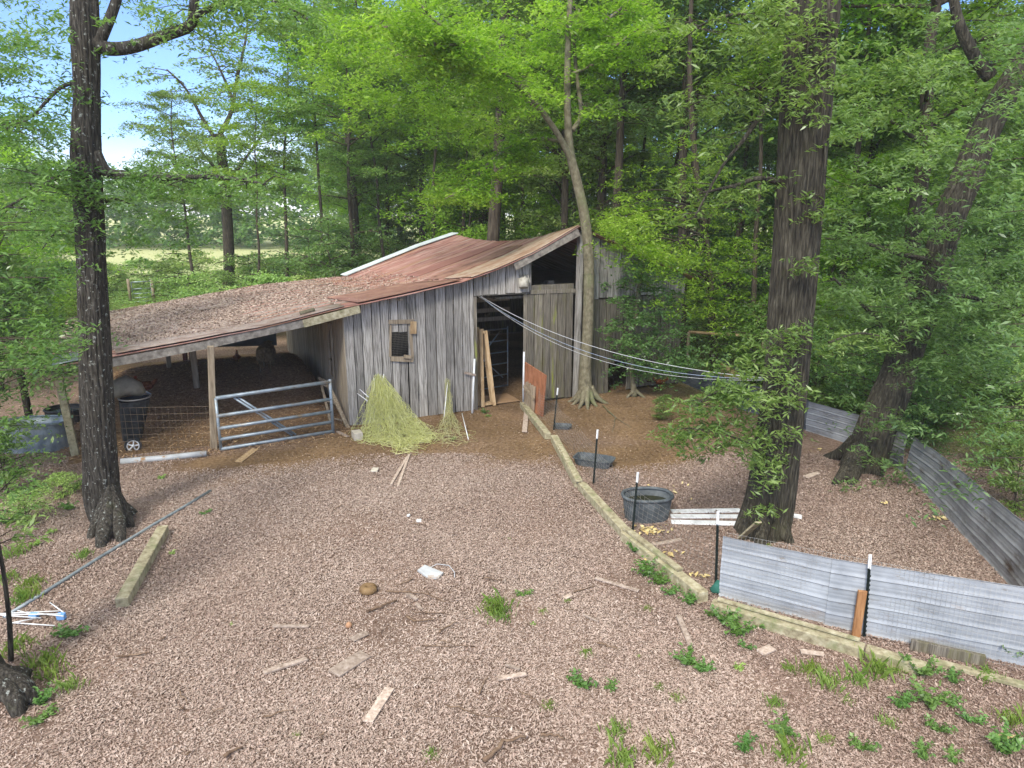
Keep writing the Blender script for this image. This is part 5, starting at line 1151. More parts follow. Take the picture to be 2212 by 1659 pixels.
for (x, y) in ((1800, 1048), (1835, 1050), (1905, 1030), (1780, 985)):
    e = G(x, y); mb.tube(smooth_path([n0 + (e - n0) * .2 + UP * .5, n0.lerp(e, .6) + UP * .14, e - UP * .05], 4), [px(YN, v_) for v_ in np.linspace(20, 7, 9)], 10)
n1_ = limb(mb, [P(2140, 165, YN), P(2110, 130, YN), P(2075, 60, YN), P(2060, 0, YN), P(2050, -60, YN)], px(YN, 14), px(YN, 7), 10)
n2_ = limb(mb, [P(2000, 560, YN), P(1930, 545, YN), P(1850, 520, YN - .2), P(1780, 515, YN - .4)], px(YN, 6), px(YN, 2), 7)
n3_ = limb(mb, [P(1985, 650, YN), P(2080, 640, YN - .5), P(2150, 660, YN - .9), P(2230, 690, YN - 1.2)], px(YN, 6), px(YN, 2), 7)
n4_ = limb(mb, [P(1940, 800, YN), P(1900, 700, YN - .4), P(1840, 640, YN - .8), P(1800, 600, YN - 1)], px(YN, 5), px(YN, 2), 7)
ends = []
for pth, n_, l_ in ((n2_, 16, .8), (n3_, 20, .9), (n4_, 18, .8), (n1_, 14, 1.0)): ends += twigs_from(mb, pth, n_, l_, .011, rgL, 0, .15)
mb.build('trunk', M_bark, tree)
xs_ = []
for (x, y, sx_, sy_, n_) in ((2010, 690, 90, 50, 70), (1880, 640, 70, 60, 40), (2110, 800, 70, 60, 60), (2060, 330, 110, 120, 64), (2130, 560, 70, 90, 60), (1930, 930, 35, 35, 16), (1870, 830, 30, 50, 10), (1890, 1015, 40, 20, 18), (1850, 300, 70, 110, 40)):
    for _ in range(n_): xs_.append(P(rgL.gauss(x, sx_), rgL.gauss(y, sy_), YN + (rgL.uniform(.5, 2.4) if rgL.random() < .5 else rgL.uniform(-1.4, -.4))))
cs = np.array([tuple(p) for p in ends + xs_]); lp_ = sprays(cs, .36, 52, .4)
np_mesh('crown', leaf_quads(lp_, .11, .28, .3, .6), 4, Lf['dark'], RG.uniform(.1, 1, len(lp_)), tree, tuple(n0))
# 5. dark shrubby tree at the barn's right end
h0_ = G(1366, 850) - Vector((0, .35, 0)); YH = h0_.y
tree = hero('holly_tree', h0_, 'small dark leaved tree growing against the right end of the barn', None); mb = MB()
hp = limb(mb, [h0_, P(1366, 790, YH), P(1372, 700, YH), P(1380, 620, YH), P(1392, 560, YH)], px(YH, 7), px(YH, 3), 10); limb(mb, [h0_ + UP * .2, h0_ + Vector((-.25, -.1, -.02))], .06, .03); limb(mb, [h0_ + UP * .2, h0_ + Vector((.28, -.1, -.02))], .06, .03)
ends = twigs_from(mb, hp, 30, .9, .012, rgL, .1, .3); mb.build('trunk', M_bark_smooth, tree)
xs_ = []
for (x, y, sx_, sy_, n_) in ((1375, 620, 30, 25, 22), (1400, 730, 38, 40, 60), (1355, 740, 22, 30, 16), (1390, 800, 28, 14, 22), (1440, 780, 25, 30, 20), (1460, 700, 18, 30, 12), (1490, 790, 30, 18, 30), (1345, 640, 15, 15, 4)):
    for _ in range(int(n_ * .8)): xs_.append(P(rgL.gauss(x, sx_), rgL.gauss(y, sy_), YH - rgL.uniform(-.2, .9)))
cs = np.array([tuple(p) for p in ends + xs_]); lp_ = sprays(cs, .34, 50, .4)
np_mesh('crown', leaf_quads(lp_, .085, .5, .3, .6), 4, Lf['dark'], RG.uniform(0, .85, len(lp_)), tree, tuple(h0_))
# 6. foliage hanging over the barn's right top (tree behind/right)
def bush_tree(name, base, trunk_pts, r0, spots, ls, asp, lm, label, spr=.4, per=50, dy=1.2, bark=M_bark_far, thick=.4, lr=.22, ml=5):
    base = Vector(base); t_ = hero(name, base, label, None); mb = MB(); pth = limb(mb, [base - UP * .05] + trunk_pts, r0, r0 * .35, 12, bump=ridged(1.3, .08))
    cs = []
    for (x, y, Y, sx_, sy_, n_) in spots:
        for _ in range(n_): cs.append(P(rgL.gauss(x, sx_), rgL.gauss(y, sy_), Y + rgL.uniform(-dy, dy)))
    for k_ in range(0, len(cs), max(1, len(cs) // 26)):        # limbs out to the sprays
        e = cs[k_]; f_ = min(pth, key=lambda p: (p - e - Vector((0, 0, -.8))).length); m_ = f_.lerp(e, .5) + UP * .15
        if (e - f_).length < ml: mb.tube(smooth_path([f_, m_ + Vector((rgL.gauss(0, .15), rgL.gauss(0, .15), .15)), e], 3), [r0 * lr * v_ + .004 for v_ in np.linspace(1, .1, 7)], 6)
    mb.build('trunk', bark, t_); lp_ = sprays(np.array([tuple(p) for p in cs]), spr, per, thick)
    np_mesh('crown', leaf_quads(lp_, ls, asp, .3, .6), 4, lm, RG.uniform(0, 1, len(lp_)), t_, tuple(base)); return t_
q = G(1545, 800); bush_tree('woodland_tree', q, [P(1535, 640, q.y), P(1520, 480, q.y), P(1500, 330, q.y), P(1490, 150, q.y), P(1495, -40, q.y)], .16,
    [(1400, 540, 18.9, 50, 18, 40), (1350, 490, 18.9, 45, 28, 34), (1430, 560, 18.9, 30, 22, 20), (1470, 640, 19, 25, 30, 12), (1380, 440, 20.5, 50, 35, 40), (1500, 560, 21, 60, 40, 60), (1560, 640, 21, 50, 40, 40), (1470, 380, 22, 70, 70, 60), (1330, 500, 19.0, 20, 20, 10)], .11, .34, Lf['bright'], 'leafy bright green tree hanging over the right end of the barn', .42, 46)
# 7. off-frame left tree whose branches reach in
q = Vector((-8.6, 8.3, 0)); bush_tree('woodland_tree', q, [Vector((-8.6, 8.3, 3)), Vector((-8.7, 8.4, 6)), Vector((-8.6, 8.5, 9))], .16,
    [(80, 600, 8.8, 70, 60, 18), (50, 740, 8.6, 60, 45, 22), (150, 735, 9.0, 50, 22, 14), (20, 1060, 8.2, 40, 25, 9), (60, 480, 9, 60, 50, 13), (10, 900, 8.4, 30, 40, 4)], .085, .26, Lf['oak'], 'leafy tree at the left edge whose branches hang over the stock tank', .26, 30, .5, lr=.07, ml=3.2)
# right edge hanging foliage
q = Vector((10.2, 9.5, 0)); bush_tree('woodland_tree', q, [Vector((10.2, 9.5, 3)), Vector((10.0, 9.5, 6)), Vector((9.9, 9.5, 9))], .2,
    [(2150, 970, 9.6, 60, 50, 12), (2180, 750, 10, 50, 90, 26), (2080, 1040, 9.2, 50, 30, 5), (2190, 350, 10.5, 50, 120, 34), (2200, 120, 10.5, 40, 80, 22)], .10, .28, Lf['dark'], 'dark leaved tree at the right edge hanging over the curved steel sheet', .34, 30, .7, lr=.07, ml=4)
# 8. slim tree against the sky on the left
q = G(492, 640); Yq = q.y; t_ = hero('sky_tree', q, 'slim sparse tree standing against the blue sky behind the lean-to', None); mb = MB()
limb(mb, [q, P(495, 560, Yq), P(486, 400, Yq), P(478, 330, Yq), P(475, 290, Yq)], px(Yq, 13), px(Yq, 9), 10)
s1_ = limb(mb, [P(475, 290, Yq), P(500, 240, Yq), P(512, 170, Yq), P(530, 90, Yq), P(535, 40, Yq)], px(Yq, 6), px(Yq, 1.5), 8)
s2_ = limb(mb, [P(478, 320, Yq), P(440, 260, Yq - .5), P(400, 190, Yq - 1), P(360, 150, Yq - 1.2)], px(Yq, 5), px(Yq, 1.5), 8)
s3_ = limb(mb, [P(505, 220, Yq), P(480, 160, Yq), P(450, 100, Yq)], px(Yq, 4), px(Yq, 1), 7); s4_ = limb(mb, [P(480, 380, Yq), P(420, 310, Yq), P(380, 250, Yq)], px(Yq, 4), px(Yq, 1), 7); s5_ = limb(mb, [P(490, 400, Yq), P(560, 300, Yq), P(600, 240, Yq)], px(Yq, 4), px(Yq, 1), 7)
ends = []
for pth in (s1_, s2_, s3_, s4_, s5_): ends += twigs_from(mb, pth, 16, 2.2, .028, rgL, .1, .15)
mb.build('trunk', M_bark_far, t_)
xs_ = [P(rgL.gauss(x, sx_), rgL.gauss(y, sy_), Yq + rgL.uniform(-2, 2)) for (x, y, sx_, sy_, n_) in ((430, 330, 55, 35, 60), (540, 330, 45, 40, 50), (600, 420, 30, 40, 30), (380, 370, 30, 20, 16), (500, 200, 80, 70, 30)) for _ in range(n_)]
cs = np.array([tuple(p) for p in ends + xs_]); lp_ = sprays(cs, .75, 34, .35)
np_mesh('crown', leaf_quads(lp_, .20, .45, .3, .6), 4, Lf['far'], RG.uniform(.1, 1, len(lp_)), t_, tuple(q))

# ---- woodland prototypes, then copies
def proto(name, label, H, cb, cr_, nl, nleaf, ls, tr, lm, seed, asp=.45, top=1.0, spr=.85, group=None, bark=M_bark_far):
    rg_ = random.Random(seed); t_ = thing(name, (0, 0, 0), label, 'tree' if H > 3 else 'shrub', group); mb = MB()
    tp = [Vector((0, 0, -.1))]; dx_, dy_ = rg_.uniform(-.06, .06), rg_.uniform(-.06, .06)
    for k_ in range(1, 8): tp.append(Vector((dx_ * H * k_ / 7 + rg_.gauss(0, .02) * H * k_ / 7 * .4, dy_ * H * k_ / 7 + rg_.gauss(0, .01) * H * k_ / 7, H * .93 * k_ / 7)))
    tq = limb(mb, tp, tr, tr * .15, 12, 4, ridged(1.2, .08)); cs = []
    for i in range(nl):
        z_ = cb + (H - cb) * ((i + rg_.random()) / nl) * .96; f_ = min(.999, z_ / (H * .93)) * (len(tq) - 1); p0 = tq[int(f_)]
        u_ = (z_ - cb) / (H - cb); prof_ = (math.sin(math.pi * (.18 + .74 * u_)) ** .7) * top
        a_ = i * 2.4 + rg_.uniform(-.5, .5); L_ = cr_ * prof_ * rg_.uniform(.55, 1.2); d = Vector((math.cos(a_), math.sin(a_), 0)); el = rg_.uniform(.15, .7) * (1 - .4 * u_)
        pts = [p0, p0 + d * L_ * .35 + UP * el * L_ * .35, p0 + d * L_ * .7 + UP * (el * .6 * L_), p0 + d * L_ + UP * (el * .7 * L_ - .05 * L_)]
        lq = limb(mb, pts, max(.02, tr * .28 * (1 - u_ * .5)), .008, 6, 3)
        cs += [p + Vector((rg_.gauss(0, .3), rg_.gauss(0, .3), rg_.gauss(0, .15))) * spr for p in lq[3:]]
        e = twigs_from(mb, lq, 6, L_ * .38, .014, rg_, .1, .3); cs += e
    cs = np.array([tuple(p) for p in cs]); per = max(6, int(nleaf / len(cs))); g_ = np.random.default_rng(seed)
    lp_ = sprays(cs, spr * g_.uniform(.6, 1.3, len(cs)), per, .28, g_)
    mb.build('trunk', bark, t_); np_mesh('crown', leaf_quads(lp_, ls, asp, .3, .5, g_), 4, lm, g_.uniform(0, 1, len(lp_)), t_); return t_
GRP = 'trees of the wood around the barn'
protos = [proto('woodland_tree', 'x', 17, 4.0, 4.2, 34, 26000, .17, .26, Lf['far'], 1, group=GRP), proto('woodland_tree', 'x', 15, 2.5, 3.6, 36, 26000, .16, .19, Lf['bright'], 2, group=GRP),
          proto('woodland_tree', 'x', 19, 6.0, 4.5, 30, 26000, .17, .32, Lf['far'], 3, group=GRP), proto('woodland_tree', 'x', 10, 1.2, 3.2, 32, 24000, .14, .10, Lf['bright'], 4, group=GRP),
          proto('woodland_tree', 'x', 8, .8, 2.8, 30, 20000, .13, .08, Lf['dark'], 5, group=GRP), proto('woodland_tree', 'x', 13, 2.0, 3.4, 34, 24000, .15, .15, Lf['dark'], 6, group=GRP)]
trk = [proto('woodland_tree', 'x', 18, 7.5, 3.6, 24, 15000, .17, .17, Lf['far'], 31, group=GRP), proto('woodland_tree', 'x', 17, 8.5, 3.2, 22, 14000, .16, .12, Lf['bright'], 32, group=GRP)]
shr = [proto('understory_shrub', 'x', 2.4, .15, 1.4, 16, 5200, .10, .03, Lf['far'], 7, spr=.4, group='shrubs at the edge of the wood'), proto('understory_shrub', 'x', 1.7, .1, 1.2, 14, 4600, .09, .025, Lf['pale'], 8, spr=.35, group='shrubs at the edge of the wood'),
       proto('understory_shrub', 'x', 2.9, .2, 1.5, 16, 5600, .10, .03, Lf['dark'], 9, spr=.45, group='shrubs at the edge of the wood')]
used = set(); pr = random.Random(99); KD = {}
def plist_name(pl, k_): return (('tall leafy', 'slender bright', 'thick trunked', 'low bright', 'small dark', 'dark green') if pl is protos else ('tall bare stemmed', 'thin bare stemmed') if pl is trk else ('green', 'pale', 'dark'))[k_ % len(pl)]
def put(plist, k_, X, Y, s, label, group):
    src = plist[k_ % len(plist)]
    if src.name not in used:
        used.add(src.name); src.location = (X, Y, 0); src.rotation_euler = (0, 0, pr.uniform(0, 6.28)); src.scale = (s, s, s); src['label'] = label; src['group'] = group; KD[src.name] = src.name if False else plist_name(plist, k_); return src
    o = fast_copy(src, (X, Y, 0), pr.uniform(0, 6.28), s, label, group); KD[o.name] = plist_name(plist, k_); return o
# named trunks seen behind the barn
for (x, Y, k_, s) in ((1050, 30.5, 0, 1.9), (1208, 29.0, 0, 1.1), (1232, 30.5, 1, 1.0), (1306, 27.0, 0, 1.25), (1478, 25.0, 0, 1.2), (1428, 30, 1, 1.0), (1560, 27, 1, 1.1), (1625, 23.5, 1, .9), (1800, 21, 1, 1.1), (1868, 24, 0, .9), (1945, 21, 1, .9), (2000, 26, 0, 1.0), (700, 36, 1, 1.0), (768, 34, 0, .8), (842, 36, 1, .9), (930, 33, 1, .9), (990, 34, 0, .8), (1130, 33, 1, 1.0), (1370, 31, 1, .9), (1720, 29, 0, 1.0)):
    g = P(x, 700, Y); put(trk, k_, g.x, Y, s, 'front row tree', 'bare stemmed trees in front of the wood')
for (x, Y, k_, s, lab) in ((1050, 37, 2, 1.1, 'thick dark trunked tree rising straight behind the barn ridge'), (1212, 31, 0, .9, 'tree with a thin dark trunk seen just left of the barn tree'), (1298, 29, 2, .85, 'tree with a brown trunk just right of the barn tree'),
                           (1478, 27, 5, 1.15, 'dark trunked tree between the barn and the big oak'), (430, 36, 10, .62, 'thin crooked tree behind the lean-to roof, left of the slim sky tree'), (562, 35, 11, .7, 'thin tree right of the slim sky tree'), (622, 36, 10, .72, 'young tree standing beside the gap of bright field'),
                           (30, 15.5, 5, .62, 'vine covered leaning tree at the far left edge'), (1960, 19, 2, .95, 'tall tree behind the leaning mossy tree')):
    g = P(x, 700, Y); put(trk if k_ > 9 else protos, k_ % 10, g.x, Y, s, lab, 'single trees seen around the barn')
placed = []
def ok(X, Y, d): return all((X - a_) ** 2 + (Y - b_) ** 2 > d * d for a_, b_ in placed)
def inbarn(X, Y, m_=1.5): s, t2 = bcoord(X, Y); return -6.5 - m_ < s < SR + m_ and -m_ < t2 < 12 + m_
n_t = 0
for band, (ylo, yhi, cnt, dmin, x0_, x1_, kinds, slo, shi, lab) in enumerate((
        (33, 41, 20, 2.4, 780, 2350, (3, 3, 4, 5, 1, 3), .65, 1.0, 'leafy tree in the front row of the wood behind the barn'),
        (40, 52, 28, 2.8, 760, 2300, (0, 1, 2, 5, 1, 0), .85, 1.15, 'tall tree deeper in the wood behind the barn'),
        (50, 62, 26, 3.2, 740, 2300, (0, 1, 2), .95, 1.2, 'far tall tree at the back of the wood'))):
    tries = 0; c_ = 0
    while c_ < cnt and tries < 4000:
        tries += 1; Y = pr.uniform(ylo, yhi); x = pr.uniform(x0_, x1_); q = P(x, 600, Y)
        if inbarn(q.x, Y) or not ok(q.x, Y, dmin): continue
        placed.append((q.x, Y)); c_ += 1; put(protos, kinds[pr.randrange(len(kinds))], q.x, Y, pr.uniform(slo, shi), lab, 'trees of the wood behind the barn')
tries = 0; c_ = 0
while c_ < 14 and tries < 4000:      # wood to the right of the pen
    tries += 1; Y = pr.uniform(19, 31); x = pr.uniform(1560, 2450); q = P(x, 600, Y)
    if inbarn(q.x, Y, 2.5) or not ok(q.x, Y, 2.3): continue
    placed.append((q.x, Y)); c_ += 1; put(protos, (3, 4, 5, 1, 4, 2)[pr.randrange(6)], q.x, Y, pr.uniform(.6, .95), 'leafy tree in the wood to the right of the pen', 'trees of the wood right of the pen')
for (x, Y, k_, s) in ((-40, 20, 3, .8), (60, 25, 1, .55), (-120, 13, 4, .8), (120, 30, 4, .6), (-60, 34, 1, .8),):
    q = P(x, 600, Y); put(protos, k_, q.x, Y, s, 'leafy tree at the left edge beyond the stock tank', 'trees at the left edge')
# shrubs
c_ = 0; tries = 0; sp_ = []
while c_ < 156 and tries < 9000:
    tries += 1
    if c_ < 70: Y = pr.uniform(14.5, 30); x = pr.uniform(1500, 2400); lab, gr = 'low green shrub on the wood floor right of the pen', 'shrubs right of the pen'
    elif c_ < 112: Y = pr.uniform(31, 46); x = pr.uniform(640, 1300); lab, gr = 'low green shrub at the wood edge behind the barn', 'shrubs behind the barn'
    else: Y = pr.uniform(27, 46); x = pr.uniform(-60, 640); lab, gr = 'pale green shrub at the edge of the bright field', 'shrubs by the bright field'
    q = P(x, 700, Y); X = q.x
    if inbarn(X, Y, 1.0) or any((X - a_) ** 2 + (Y - b_) ** 2 < .9 for a_, b_ in sp_) or (215 < x < 420 and Y < 43 and Y > 22): continue
    if c_ < 70 and (X < 6.3 + (20.7 - min(Y, 20.7)) * .31 or (Y < 15 and x < 2050)): continue
    sp_.append((X, Y)); c_ += 1; put(shr, pr.randrange(3) if c_ < 112 else 1, X, Y, pr.uniform(.6, 1.15) * (1.35 if c_ > 70 else 1), lab, gr)
for (x, y, s, k_, lab) in ((1430, 908, .26, 0, 'small round bright bush on the bare dirt of the pen'), (1985, 985, .5, 2, 'dark bush at the foot of the leaning tree outside the fence'), (1790, 905, .45, 0, 'green bush behind the dull steel sheet'), (2190, 1100, .55, 0, 'leafy bush behind the curved steel sheet at the right edge'), (2140, 1010, .5, 0, 'green bush on the slope behind the curved steel sheet'), (60, 1130, .34, 1, 'pale leafy bush in front of the stock tank'), (140, 1075, .3, 1, 'small pale bush between the stock tank and the lichened tree'),
                           (20, 1075, .5, 0, 'green bush at the left edge in front of the stock tank')):
    q = G(x, y); put(shr, k_, q.x, q.y, s, lab, 'single bushes around the yard')
# far wood as masses
def mass(name, pts, n, ls, lm, label):
    cs = []
    for (x0_, x1_, Y0, Y1, h0, h1, cnt) in pts:
        for _ in range(cnt):
            x = pr.uniform(x0_, x1_); Y = pr.uniform(Y0, Y1); q = P(x, 600, Y); f_ = (x - x0_) / (x1_ - x0_); hh = (h0 + (h1 - h0) * f_) * (1 + .25 * noise.noise(Vector((q.x * .12, 2, 0))) + .12 * noise.noise(Vector((q.x * .5, 7, 0))))
            cs.append((q.x, Y, pr.uniform(.04, 1) * hh))
    lp_ = sprays(np.array(cs), 1.5, n, .5); o = np_mesh(name, leaf_quads(lp_, ls, .6, .2, .8), 4, lm, RG.uniform(0, 1, len(lp_)))
    return tag(o, label, 'wood', kind='stuff')
mass('far_wood', [(700, 2600, 60, 76, 15, 22, 1080), (1700, 2700, 40, 60, 10, 13, 240)], 34, .42, Lf['far'], 'dense green wood closing the view behind the barn')
mass('distant_treeline', [(-260, 860, 88, 106, 9.5, 11.0, 1700)], 44, .5, Lf['dark'], 'hazy green tree line beyond the pale field')
# ground cover right and field edge
def cover(name, n, test, hgt, ls, asp, lm, label, ylo, yhi, cl=9):
    Xc, Yc = scatter(n, ylo, yhi, test); k_ = len(Xc); base = np.repeat(np.stack([Xc, Yc, gz(Xc, Yc)], 1), cl, 0)
    base += RG.normal(0, 1, base.shape) * np.array([.10, .10, 0]); base[:, 2] += np.abs(RG.normal(0, hgt, len(base))) + .02
    return tag(np_mesh(name, leaf_quads(base, ls, asp, -.1, .7), 4, lm, RG.uniform(0, 1, len(base))), label, 'ground cover', kind='stuff')
cover('ground_cover', 9000, lambda X, Y: (green_mask(X, Y) > .5) & (X > 0) & (RG.uniform(0, 1, len(X)) < .8), .12, .09, .5, Lf['weed'], 'low green plants covering the wood floor', 9, 30)
cover('field_grass', 9000, lambda X, Y: (green_mask(X, Y) > .4) & (X < 0), .3, .22, .2, Lf['pale'], 'long pale grass at the edge of the field', 28, 52, 8)
# gate by the field
ga_, gb_ = G(289, 655), G(330, 652); tube_gate('field_gate', ga_, gb_, 1.15, 1.15, 5, 'small grey gate far off at the edge of the bright field', r=.03, brace=False)
for (x, lab) in ((283, 'brown wooden post left of the small far gate'), (334, 'wooden post right of the small far gate')): q = G(x, 656); stake(q, q + UP * 1.35, .08, lab, M_post, 'gate_post', 'post', 'posts of the far gate')

# ------------------------------------------------------------------ weeds and small plants
def grass_proto(seed, n, hgt, spread, wd, mat, label, leafy=False):
    g_ = np.random.default_rng(seed); t_ = []
    if not leafy:
        az = g_.uniform(0, 2 * np.pi, n); b0 = np.stack([g_.normal(0, spread * .4, n), g_.normal(0, spread * .4, n), np.zeros(n)], 1); L_ = hgt * g_.uniform(.5, 1.2, n)
        d = np.stack([np.cos(az), np.sin(az), np.zeros(n)], 1); sd_ = np.stack([-np.sin(az), np.cos(az), np.zeros(n)], 1) * wd; bend = g_.uniform(.15, .8, n)
        q = np.empty((n, 4, 3)); q[:, 0] = b0 - sd_; q[:, 1] = b0 + sd_; q[:, 2] = b0 + d * (L_ * bend)[:, None] + np.array([0, 0, 1]) * (L_)[:, None] * .8; q[:, 3] = b0 + d * (L_ * bend * .4)[:, None] + np.array([0, 0, 1]) * (L_ * .55)[:, None] - sd_
        o = np_mesh('weed', q.reshape(-1, 3), 4, mat, g_.uniform(0, 1, n))
    else:
        ns_ = 16; az = g_.uniform(0, 2 * np.pi, ns_); ln = spread * g_.uniform(.5, 1.1, ns_); hs_ = hgt * g_.uniform(.3, 1.1, ns_); w_ = g_.integers(0, ns_, n); tt = (np.arange(n) / n * ns_ % 1.0)
        cen = np.stack([np.cos(az[w_]) * ln[w_] * tt, np.sin(az[w_]) * ln[w_] * tt, hs_[w_] * tt ** .7 + .01], 1) + g_.normal(0, .012, (n, 3)) * np.array([1, 1, .5])
        o = np_mesh('weed', leaf_quads(cen, .05 + wd, .45, -.1, .6, g_), 4, mat, g_.uniform(0, 1, n))
    return tag(o, label, 'weed', 'weeds sprouting in the yard')
wpz = [grass_proto(1, 90, .17, .22, .005, Lf['grass'], 'x'), grass_proto(2, 70, .13, .2, .005, Lf['grass'], 'x'), grass_proto(3, 230, .17, .20, .012, Lf['weed'], 'x', True), grass_proto(4, 170, .11, .18, .006, Lf['weed'], 'x', True), grass_proto(5, 50, .08, .10, .008, Lf['pale'], 'x', True)]
WD = [(1075, 1310, 1.1, 0), (1082, 1335, 1.3, 1), (1060, 1325, .9, 0), (1130, 1288, .8, 3), (1395, 1245, 1.2, 2), (1372, 1193, .9, 2), (1425, 1262, 1.1, 2), (1450, 1282, 1, 3), (1579, 1333, .9, 3), (1593, 1372, 1.3, 2), (1635, 1356, .8, 3), (1518, 1452, .8, 2), (1597, 1447, 1.0, 4), (1751, 1452, .8, 0), (1789, 1482, 1.0, 0),
      (1709, 1450, .6, 0), (1891, 1452, 1.2, 0), (1985, 1459, 1.3, 2), (1952, 1524, 1.1, 3), (2008, 1524, 1.2, 2), (2055, 1520, .9, 3), (2024, 1580, .9, 3), (1691, 1585, 1.0, 2), (1611, 1618, .9, 3), (1705, 1636, 1.2, 0), (1672, 1524, .6, 0), (1915, 1562, .8, 1), (1994, 1632, .9, 3), (2167, 1627, 1.3, 2),
      (2059, 1641, .8, 3), (2176, 1422, 1.4, 2), (2129, 1464, .9, 0), (1253, 1484, 1.1, 3), (1185, 1529, .6, 1), (1320, 1486, .7, 3), (1268, 1413, .6, 1), (1174, 1323, .5, 1), (1484, 1435, 1.1, 2), (1424, 1488, .5, 1), (1461, 1510, .6, 1), (1331, 1585, .8, 0), (1342, 1644, 1, 0), (1420, 1637, 1.1, 0), (932, 1633, .6, 1),
      (1152, 1350, .6, 4), (1398, 1316, .5, 1), (179, 1204, 1.0, 1), (373, 1197, .8, 4), (71, 1264, 1.2, 1), (60, 1290, 1.1, 0), (149, 1376, 1.3, 3), (108, 1461, 1.4, 1), (90, 1440, 1.3, 0), (153, 1488, .8, 0), (93, 1521, .9, 2), (90, 1555, 1.1, 3), (45, 1301, 1.1, 1), (149, 1100, 1.2, 3), (112, 1152, 1.3, 4), (444, 1111, .7, 3),
      (350, 1035, 1.2, 4), (1046, 893, .9, 3), (1055, 900, .6, 1), (1490, 1305, .9, 2), (30, 1200, 1.5, 1), (40, 1400, 1.5, 1), (1660, 1180, .4, 1), (1610, 1400, .7, 3), (1560, 1345, .9, 2), (1225, 1300, .4, 1), (980, 950, .6, 3), (1100, 1165, .4, 4), (500, 1350, .4, 4), (1850, 1470, .9, 0), (1940, 1455, .8, 1), (2100, 1560, .9, 3), (2190, 1560, 1, 0), (1780, 1600, .7, 1), (1860, 1620, .9, 3),
      (160, 1060, 1.2, 3), (20, 1130, 1.6, 3), (80, 1180, 1.4, 4), (15, 1255, 1.4, 1), (1540, 1330, .8, 3), (2060, 1470, .9, 3), (1830, 1515, .5, 1), (1380, 1420, .4, 4), (640, 1590, .4, 1)]
for k_, (x, y, s, kd) in enumerate(WD):
    q = G(x, y); nm_ = ['tuft of thin green grass', 'loose low grass patch', 'broad leaved weed clump', 'low spreading green weed', 'pale small leaved seedling'][kd]
    rgn = ('at the left yard edge' if x < 400 else 'in the mid yard' if x < 1150 else 'left of the edging timbers' if y < 1500 and x < 1500 else 'before the steel sheets' if y < 1500 else 'near the bottom right corner' if x > 1500 else 'near the bottom middle')
    src = wpz[kd]; o = src if src.name not in used else src.copy()
    if src.name in used: C.objects.link(o)
    used.add(src.name); o.location = (q.x, q.y, .0); o.rotation_euler = (0, 0, pr.uniform(0, 6.28)); s *= .9; o.scale = (s, s, s * pr.uniform(.9, 1.3)); o['label'] = nm_ + ' ' + rgn; o['group'] = nm_ + ' growing ' + rgn
# stump with lichen and thin sapling at the left edge
q = G(20, 1520); t_ = thing('tree_base', q, 'mossy lichen covered tree base at the lower left edge', 'stump'); mb = MB()
mb.tube(smooth_path([q + Vector((-.45, .1, -.1)), q + Vector((-.42, .1, .3)), q + Vector((-.45, .1, .8)), q + Vector((-.5, .1, 2.2)), q + Vector((-.6, .1, 5))], 5), [.36, .34, .32, .3, .29, .28, .26, .25, .24, .23, .22, .22, .22, .21, .21, .2, .2, .2, .2, .19, .19], 28, bumpy=ridged(1.6, .2)); 
for (x, y, r_) in ((70, 1500, .16), (60, 1455, .12), (45, 1545, .12), (85, 1518, .1)): e = G(x, y); mb.tube(smooth_path([q + Vector((-.35, .1, .32)), q.lerp(e, .4) + UP * .2, e.lerp(q, .15) + UP * .06, e - UP * .05], 4), [r_ * v_ for v_ in np.linspace(1.1, .4, 13)], 12, bumpy=ridged(3, .35))
mb.build('trunk', M_bark_lichen, t_)
q = G(24, 1430); t_ = hero('sapling', q, 'thin bare stemmed sapling in front of the drying rack', None); mb = MB(); sp2 = limb(mb, [q, P(20, 1340, q.y), P(8, 1240, q.y), P(-6, 1160, q.y), P(-20, 1050, q.y)], .032, .015, 8); ends = twigs_from(mb, sp2, 10, .5, .007, rgL, .2, .6); mb.build('trunk', M_bark, t_)
lp_ = sprays(np.array([tuple(p) for p in ends]), .2, 16, .5); np_mesh('crown', leaf_quads(lp_, .08, .35, .3, .6), 4, Lf['oak'], RG.uniform(0, 1, len(lp_)), t_, tuple(q))

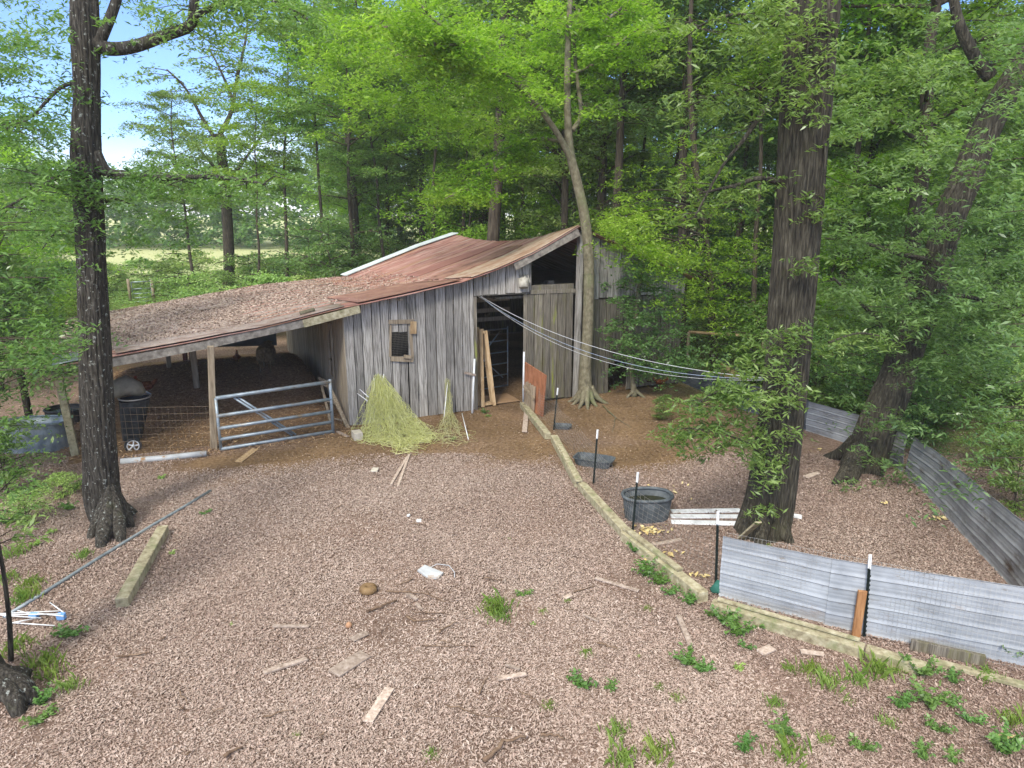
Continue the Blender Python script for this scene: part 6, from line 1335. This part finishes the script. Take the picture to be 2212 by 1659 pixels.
# ------------------------------------------------------------------ tell look-alikes apart by their order from the left
ORD = ['leftmost', 'second', 'third', 'fourth', 'fifth', 'sixth', 'seventh', 'eighth', 'ninth', 'tenth', 'eleventh', 'twelfth', 'thirteenth', 'fourteenth', 'fifteenth', 'sixteenth', 'seventeenth', 'eighteenth', 'nineteenth', 'twentieth']
def pxx(o): zc = o.location.y * cp + CAM_H * sp; return o.location.x / zc
by = {}
BIN = ((90, 'left of the lichened tree'), (300, 'right of the lichened tree'), (480, 'left of the slim sky tree'), (620, 'right of the slim sky tree'), (760, 'above the low roof end'), (1000, 'behind the roof slope'), (1250, 'behind the barn ridge'), (1480, 'above the right barn end'), (1650, 'left of the big oak'), (1850, 'just right of the big oak'), (2080, 'near the leaning tree'), (9999, 'at the right edge'))
for o in bpy.data.objects:
    if o.parent is None and o.name in KD and 'group' in o and not o['group'].startswith('single'):
        X = CX + F * pxx(o); b_ = next(v for k_, v in BIN if X < k_); l0 = o['label']
        row = 'front row ' if 'front row' in l0 else 'deeper ' if 'deeper' in l0 else 'far off ' if 'far tall' in l0 else ''
        o['label'] = KD[o.name] + ' ' + row + ('shrub ' if 'shrub' in l0 else 'tree ') + b_
for o in bpy.data.objects:
    if o.parent is None and 'label' in o and 'group' in o: by.setdefault(o['label'], []).append(o)
for lab, os_ in by.items():
    if 1 < len(os_) <= 20 and 'far off' not in lab:
        os_.sort(key=pxx)
        for i, o in enumerate(os_): o['label'] = lab + ', ' + (ORD[i] if i == 0 else ORD[i] + ' from the left')

# ------------------------------------------------------------------ humid air
hz = MB(); hz.box((0, 60, 16), 170, 72, 17.2, rnd=.5)
hm = bpy.data.materials.new('humid_air'); hm.use_nodes = True; hn = hm.node_tree; hn.nodes.clear()
ho = hn.nodes.new('ShaderNodeOutputMaterial'); hv_ = hn.nodes.new('ShaderNodeVolumePrincipled'); hv_.inputs['Density'].default_value = .0008; hv_.inputs['Color'].default_value = (.92, .96, 1, 1); hv_.inputs['Anisotropy'].default_value = .2
hn.links.new(hv_.outputs[0], ho.inputs['Volume'])
tag(hz.build('haze', hm), 'thin humid air softening the far woods and field', 'haze', kind='stuff'); sc.cycles.volume_bounces = 1
